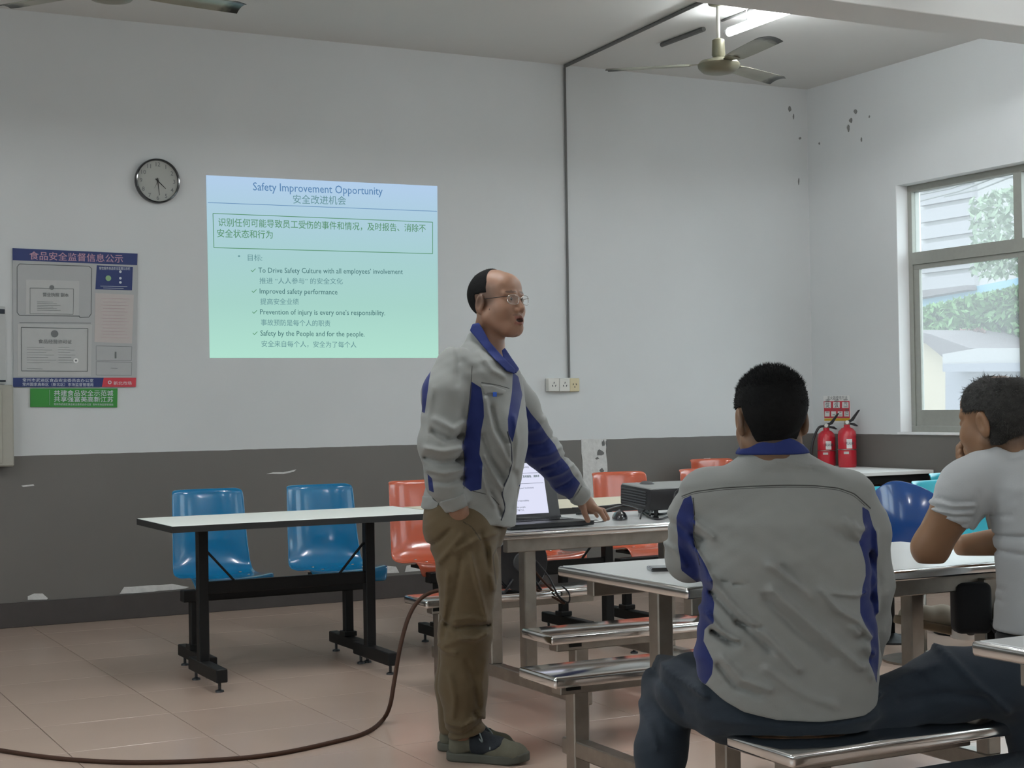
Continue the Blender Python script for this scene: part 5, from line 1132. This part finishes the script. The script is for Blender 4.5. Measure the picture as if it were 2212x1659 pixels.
def jeansA(P):
    d = rings(P, [(.425,.02,.06,.12,.19),(.46,.02,.06,.150,.222),(.53,.01,.06,.120,.212),(.60,.01,.06,.10,.19)], fA, 2.5)
    lg = chain(P, [L(1580,1525,.08), L(1500,1490,.22), L(1450,1482,.38)], [.10,.092,.078], .03)
    lg = smin(lg, chain(P, [L(1450,1486,.38), L(1428,1620,.24), L(1415,1790,.16)], [.074,.066,.052], .03), .03)
    rg = chain(P, [L(1800,1545,.07), L(1930,1520,.09), L(2050,1480,.10), L(2160,1468,.08)], [.075,.062,.088,.090], .04)
    rg = smin(rg, chain(P, [L(2150,1470,.10), L(2230,1530,.12), L(2260,1800,.14)], [.088,.080,.055], .03), .03)
    d = smin(smin(d, lg, .04), rg, .03); return d-folds(P, A, foldJ, 0)
A.part('jeans', jeansA, np.array([-.50,-.20,.05]), np.array([.80,.60,.63]), .0075, M['jeans'], paint=lambda co: {'blue': np.ones(len(co)), 'seam': np.ones(len(co))})
M['darkshoe'] = mat('dark_leather', (.02,.02,.022), .5)
shoe(1405,1800,.14, 1390,1740,.40, A, 'darkshoe'); shoe(2250,1800,.12, 2290,1740,.36, A, 'darkshoe')
M['greystrand'] = mat('grey_strands', (.075,.073,.07), .7, noise=.9, nscale=60, spec=.3)
# ---------------------------------------------------------------- the man at the right edge
B = Figure(2285, 4.30, 'man in a pale grey short sleeved shirt leaning his elbow at the right edge')
L = B.L; fB = np.array([-.35,.94])
HB = headframe(L(2154,912,.0), (-.62,.78), -.08, .0, 1.08)
nkB = [L(2178,930,.0), L(2212,990,-.02), L(2230,1030,-.02)]
bE = L(2010,1183,.06); bS = L(2110,1030,.0); bH = L(2078,985,.12)
def headB(P): return smin(head_sdf(P, HB, wide=1.0), chain(P, nkB, [.060,.062,.055], .03), .02)
def armB(P):
    d = chain(P, [bS, L(2060,1100,.02), bE], [.055,.056,.050], .02); d = smin(d, chain(P, [bE, L(2050,1090,.16), L(2084,1010,.18)], [.052,.046,.030], .02), .02)
    d = smin(d, chain(P, [L(2230,1100,.2), L(2200,1165,.22), L(2085,1180,.26)], [.05,.045,.035], .02), .02)
    return d
def handB(P):
    d = ell(P, L(2086,988,.15), (.022,.030,.038))
    for k, (x, y) in enumerate(((2073,948),(2069,958),(2068,970),(2070,982))): d = smin(d, finger(P, [L(2086,980+k*5,.15), L(2072,966+k*7,.135), L(x+8,y+6,.10)], .0088), .005)
    return smin(d, finger(P, [L(2092,985,.13), L(2094,965,.115), L(2090,950,.11)], .010), .005)
def lowB(P): return rings(P, [(.46,0,.0,.12,.17),(.7,0,.0,.11,.16),(.95,-.0,.0,.12,.18),(1.03,-.02,.0,.07,.14)], fB)
def paintB(co):
    q = to_head(co, HB); z, y = q[:,2], q[:,1]; return {'stubble': np.clip((.01-y)/.05, 0, .75)*np.clip((z+.09)/.05, 0, 1)*(np.abs(q[:,0]) < .079), 'lips': np.zeros(len(co))}
cB = HB[0]
merged(B, 'body', [(headB, cB-np.array([.135,.14,.20]), cB+np.array([.16,.14,.15]), .0034), (armB, L(1960,1235,-.1), L(2290,960,.40), .006), (handB, L(2040,1030,.04), L(2120,925,.24), .003), (lowB, np.array([-.3,-.25,.4]), np.array([.3,.3,1.12]), .014)], M['skinB'], paintB)
hair(B, HB, 'grey', M['greyhair'], .007, .0015, 9000, .017, bald=.036, tn=.22, tz=-.35, sm=M['greystrand'], rj=.22)
RB = [(.55,.0,.0,.150,.195),(.62,-.0,.0,.150,.19),(.75,.005,.0,.14,.185),(.90,.0,.0,.14,.195),(1.0,-.01,.0,.13,.205),(1.06,-.02,.0,.11,.185),(1.10,-.04,.0,.09,.13),(1.135,-.065,.0,.075,.085)]
foldB = [([(2035,1078),(2060,1085),(2100,1082)],-.006,.006),([(2015,1095),(2055,1102),(2098,1100)],-.008,.006),([(2022,1110),(2060,1118),(2098,1117)],-.008,.006),([(2035,1124),(2065,1132),(2090,1134)],-.006,.006),([(2028,1088),(2060,1093),(2100,1091)],.005,.006),([(2020,1104),(2060,1110),(2098,1108)],.005,.006),([(2125,1115),(2170,1112)],-.004,.005),([(2098,1160),(2140,1160),(2200,1155)],-.008,.006),([(2098,1165),(2120,1180),(2150,1190),(2200,1195)],-.008,.007),([(2100,1175),(2120,1200),(2140,1220)],-.007,.006),([(2120,1240),(2150,1265),(2165,1275)],-.007,.007),([(2130,1260),(2150,1285),(2165,1300)],-.005,.006),([(2170,990),(2190,985),(2212,980)],-.005,.006),([(2105,1060),(2110,1100),(2100,1150)],-.006,.006)]
def shirtB(P):
    d = rings(P, RB, fB, 2.35)
    sl = chain(P, [L(2150,1015,-.02), L(2090,1055,.0), L(2062,1105,.02)], [.075,.076,.072], .03)
    cut = (P-L(2054,1122,.02))@_n(L(2054,1122,.02)-L(2095,1050,.0)); sl = smax(sl, cut, .006)
    d = smin(d, sl, .022)-.6*folds(P, B, foldB, -.05, wmax=.15); d = smax(d, np.where((P[..., 0] < L(2103,1100,0)[0]) & (P[..., 2] < L(2103,1040,0)[2]), cut+.002, -1), .003)
    d = smax(d, L(2200,1372,-.1)[2]-P[..., 2], .008)
    return smax(d, -cone(P, L(2180,935,-.01), L(2215,1000,-.02), .068, .062), .006)
B.part('shirt', shirtB, np.array([-.40,-.30,.48]), np.array([.32,.34,1.20]), .006, M['shirt'], paint=lambda co: {'blue': np.ones(len(co)), 'seam': np.ones(len(co))})
def trB(P):
    d = rings(P, [(.42,.02,.02,.13,.18),(.50,.0,.0,.145,.19),(.60,.0,.0,.14,.185)], fB, 2.4)
    d = smin(d, chain(P, [L(2290,1440,.05), L(2180,1330,.40), L(2120,1262,.55)], [.10,.085,.072], .03), .03)
    return smin(d, chain(P, [L(2120,1262,.55), L(2110,1310,.60), L(2092,1345,.66)], [.072,.055,.042], .02), .02)
B.part('trousers', trB, np.array([-.42,-.22,.38]), np.array([.30,.85,.82]), .008, M['blackcloth'], paint=lambda co: {'blue': np.ones(len(co)), 'seam': np.ones(len(co))})
# raised foot of the crossed leg with white sock
M['canvas'] = mat('cream_canvas', (.42,.38,.30), .8, noise=.1, nscale=30); M['tansole'] = mat('tan_sole', (.20,.155,.10), .8, noise=.15)
sd_ = .78; a, b = L(2085,1372,sd_), L(1938,1340,sd_-.08); x = _n(b-a); y = _n(np.cross([.35,.15,1], x)); z = np.cross(x, y); RS = np.stack([x, y, z], 1); kk = np.linalg.norm(b-a)/.27
def sl_(P): return ((P-a)@RS)/kk
def shU(P):
    q = sl_(P); d = chain(q, [(.03,0,.045),(.10,0,.045),(.18,0,.030),(.235,0,.022)], [.036,.036,.034,.030], .02); return smax(d, .012-q[..., 2], .004)*kk
def shS(P):
    q = sl_(P); cx = np.clip(q[..., 0], .03, .235); return smax(np.hypot(q[..., 0]-cx, q[..., 1])-.042, np.abs(q[..., 2]-.004)-.014, .006)*kk
lo = np.minimum(a, b)-.1; hi = np.maximum(a, b)+.1
s0 = B.part('shoe', shU, lo, hi, .0045, M['canvas']); B.part('sole', shS, lo, hi, .0045, M['tansole'], s0)
B.part('sock', lambda P: cone(P, L(2080,1378,.74), L(2088,1345,.66), .040, .040), L(2050,1400,.55), L(2125,1310,.85), .005, M['paper'])
bag = thing('shoulder_bag', 'black bag with a strap hanging between the two seated men under the table', 'bag', B.o+B.ux*(L(2110,1300,.30)[0])+B.wx*.30, B.a)
zz = L(2105,1300,.30)[2]
MB().box(-.075,.035,-.04,.04,zz-.09,zz+.06, bev=.02, seg=3).done('bag_body', M['blackcloth'], bag, True)
MB().tube(catmull([(.03,-.03,zz-.05),(.05,-.03,zz-.085),(.09,-.03,zz-.09),(.14,-.03,zz-.075),(.2,-.03,zz-.07)], 6), .011, 8).done('strap', M['blackcloth'], bag, True)
# ================================================================ outside the window
def outbox(name, m, label, cat, x, y0, y1, z0, z1, dx, parts=None):
    t = thing(name, label, cat, (x, (y0+y1)/2, z0)); return t
M['hazewall'] = mat('hazy_pale_wall', (.30,.29,.29), .9, noise=.03)
M['skywall'] = mat('pale_render', (.31,.26,.19), .9)
M['slat'] = mat('pale_slats', (.20,.19,.20), .8)
M['shed'] = mat('grey_shed_wall', (.16,.16,.185), .9)
M['shedroof'] = mat('grey_roof', (.23,.22,.22), .8)
M['blueroof'] = mat('blue_sheet_roof', (.11,.22,.29), .6)
M['brownroof'] = mat('brown_roof', (.09,.075,.08), .8)
M['leaf'] = mat('vine_leaf', (.07,.17,.045), .6, noise=.4, nscale=3)
M['paleleaf'] = mat('pale_leaf', (.13,.18,.11), .6, noise=.3, nscale=3)
M['ground'] = mat('yard_concrete', (.17,.16,.15), .9, noise=.1, nscale=1)
gd = box('yard_ground', M['ground'], None, XR+.22, 60, -25, 60, -.5, -.35); tag(gd, kind='structure')
def slab(name, m, t, x, pts, th=.3):
    o = MB().poly([W(a, b, 0, x) for a, b in pts], (th,0,0)).done(name, m, t); o.matrix_parent_inverse = held(t); return o
t = thing('apartment_building', 'pale building with slatted cladding seen high through the window', 'building', (22, 26, -.4))
slab('wall', M['hazewall'], t, 22, [(1900,380),(2105,380),(2108,960),(1900,960)], 4)
p0, p1 = W(1985,400,0,21.9), W(2104,400,0,21.9)
for k in range(22):
    z = W(2040,372,0,21.9)[2]-k*.34; o = box('slat', M['slat'], t, 21.86, 21.99, p1[1]-.0, p0[1]+0, z-.25, z); o.matrix_parent_inverse = held(t)
t = thing('sky_slab', 'added white slab standing in for bright sky behind the foliage', 'building', (26, 20, -.4))
slab('wall', mat('sky_white', (.8,.8,.78), .9), t, 25, [(2104,300),(2420,250),(2420,960),(2104,960)], 4)  # added slab, the white sky's brightness put into its colour
for k in range(4): slab('slab_strip', M['slat'], t, 24.9, [(2104,390+k*90),(2420,350+k*90),(2420,358+k*90),(2104,398+k*90)], .1)
t = thing('blue_roof_shed', 'low shed with a pale blue sheet roof above the green vines', 'shed', (17, 19, -.4))
slab('roof', M['blueroof'], t, 16, [(1960,655),(2060,628),(2200,600),(2300,590),(2300,640),(2200,650),(2060,672),(1960,690)], 2.5)
slab('gutter', M['brownroof'], t, 15.8, [(1960,632),(2086,616),(2088,626),(1960,648)], .2)
slab('wall', M['hazewall'], t, 16.2, [(1960,680),(2300,640),(2300,940),(1960,940)], 2)
t = thing('cream_house', 'cream gabled outbuilding with a dark roof edge outside the window', 'house', (12, 13, -.4))
slab('wall', M['skywall'], t, 12.2, [(1960,735),(2000,735),(2045,770),(2045,1000),(1960,1000)], 2)
slab('roof', M['brownroof'], t, 12.0, [(1960,712),(2010,722),(2095,752),(2095,757),(2040,775),(2000,742),(1960,735)], 2.2)
t = thing('grey_shed', 'grey flat roofed shed below the vines outside the window', 'shed', (11.5, 11.5, -.4))
slab('wall', M['shed'], t, 11.8, [(2042,800),(2300,797),(2300,1010),(2042,1010)], 1.5)
slab('roof', M['shedroof'], t, 11.6, [(2036,765),(2110,752),(2300,752),(2300,786),(2036,790)], 1.8)
slab('fascia', M['shed'], t, 11.55, [(2036,786),(2300,782),(2300,802),(2036,803)], .2)
def leaves(name, label, cat, x, px0, px1, pyf0, pyf1, n, m, size, depth):
    b = bmesh.new()
    for _ in range(n):
        px = random.uniform(px0, px1); f = (px-px0)/(px1-px0); py = random.uniform(pyf0(f), pyf1(f)); c = Vector(W(px, py, 0, x+random.uniform(0, depth)))
        u = Vector((random.gauss(0,1), random.gauss(0,1), random.gauss(0,1))).normalized(); v = u.cross(Vector((random.gauss(0,1), random.gauss(0,1), random.gauss(0,1)))).normalized(); s = size*random.uniform(.6,1.3)
        vs = [b.verts.new(c+q) for q in (u*s, v*s*.45, -u*s, -v*s*.45)]; b.faces.new(vs)
    me = bpy.data.meshes.new(name); b.to_mesh(me); b.free(); o = link(name, me, m); tag(o, label, cat, kind='stuff'); return o
leaves('vine_foliage', 'green vine foliage climbing over the sheds outside the window', 'vine', 13.2, 1960, 2300, lambda f: 672-f*75, lambda f: 740+f*22, 9000, M['leaf'], .06, .9)
leaves('tree_foliage', 'pale tree leaves against the white sky at the top of the window', 'tree', 13.0, 2098, 2300, lambda f: 430-f*60, lambda f: 600, 1500, M['paleleaf'], .06, 1.0)
M['redvine'] = mat('reddish_vine', (.14,.07,.06), .7, noise=.3, nscale=4)
leaves('reddish_foliage', 'dull red patch of creeper above the grey shed', 'vine', 12.9, 2078, 2130, lambda f: 715, lambda f: 752, 700, M['redvine'], .05, .3)
o = MB()
for a, b in (((1965,425),(2145,375)),((1965,440),(2180,372)),((2040,425),(2190,380))): o.tube([W(*a,0,14), W((a[0]+b[0])/2,(a[1]+b[1])/2+7,0,14), W(*b,0,14)], .012, 5)
tag(o.done('overhead_cable', M['conduit'], None), 'sagging overhead cables crossing the sky outside the window', 'cable')
print('objects', len(bpy.data.objects))
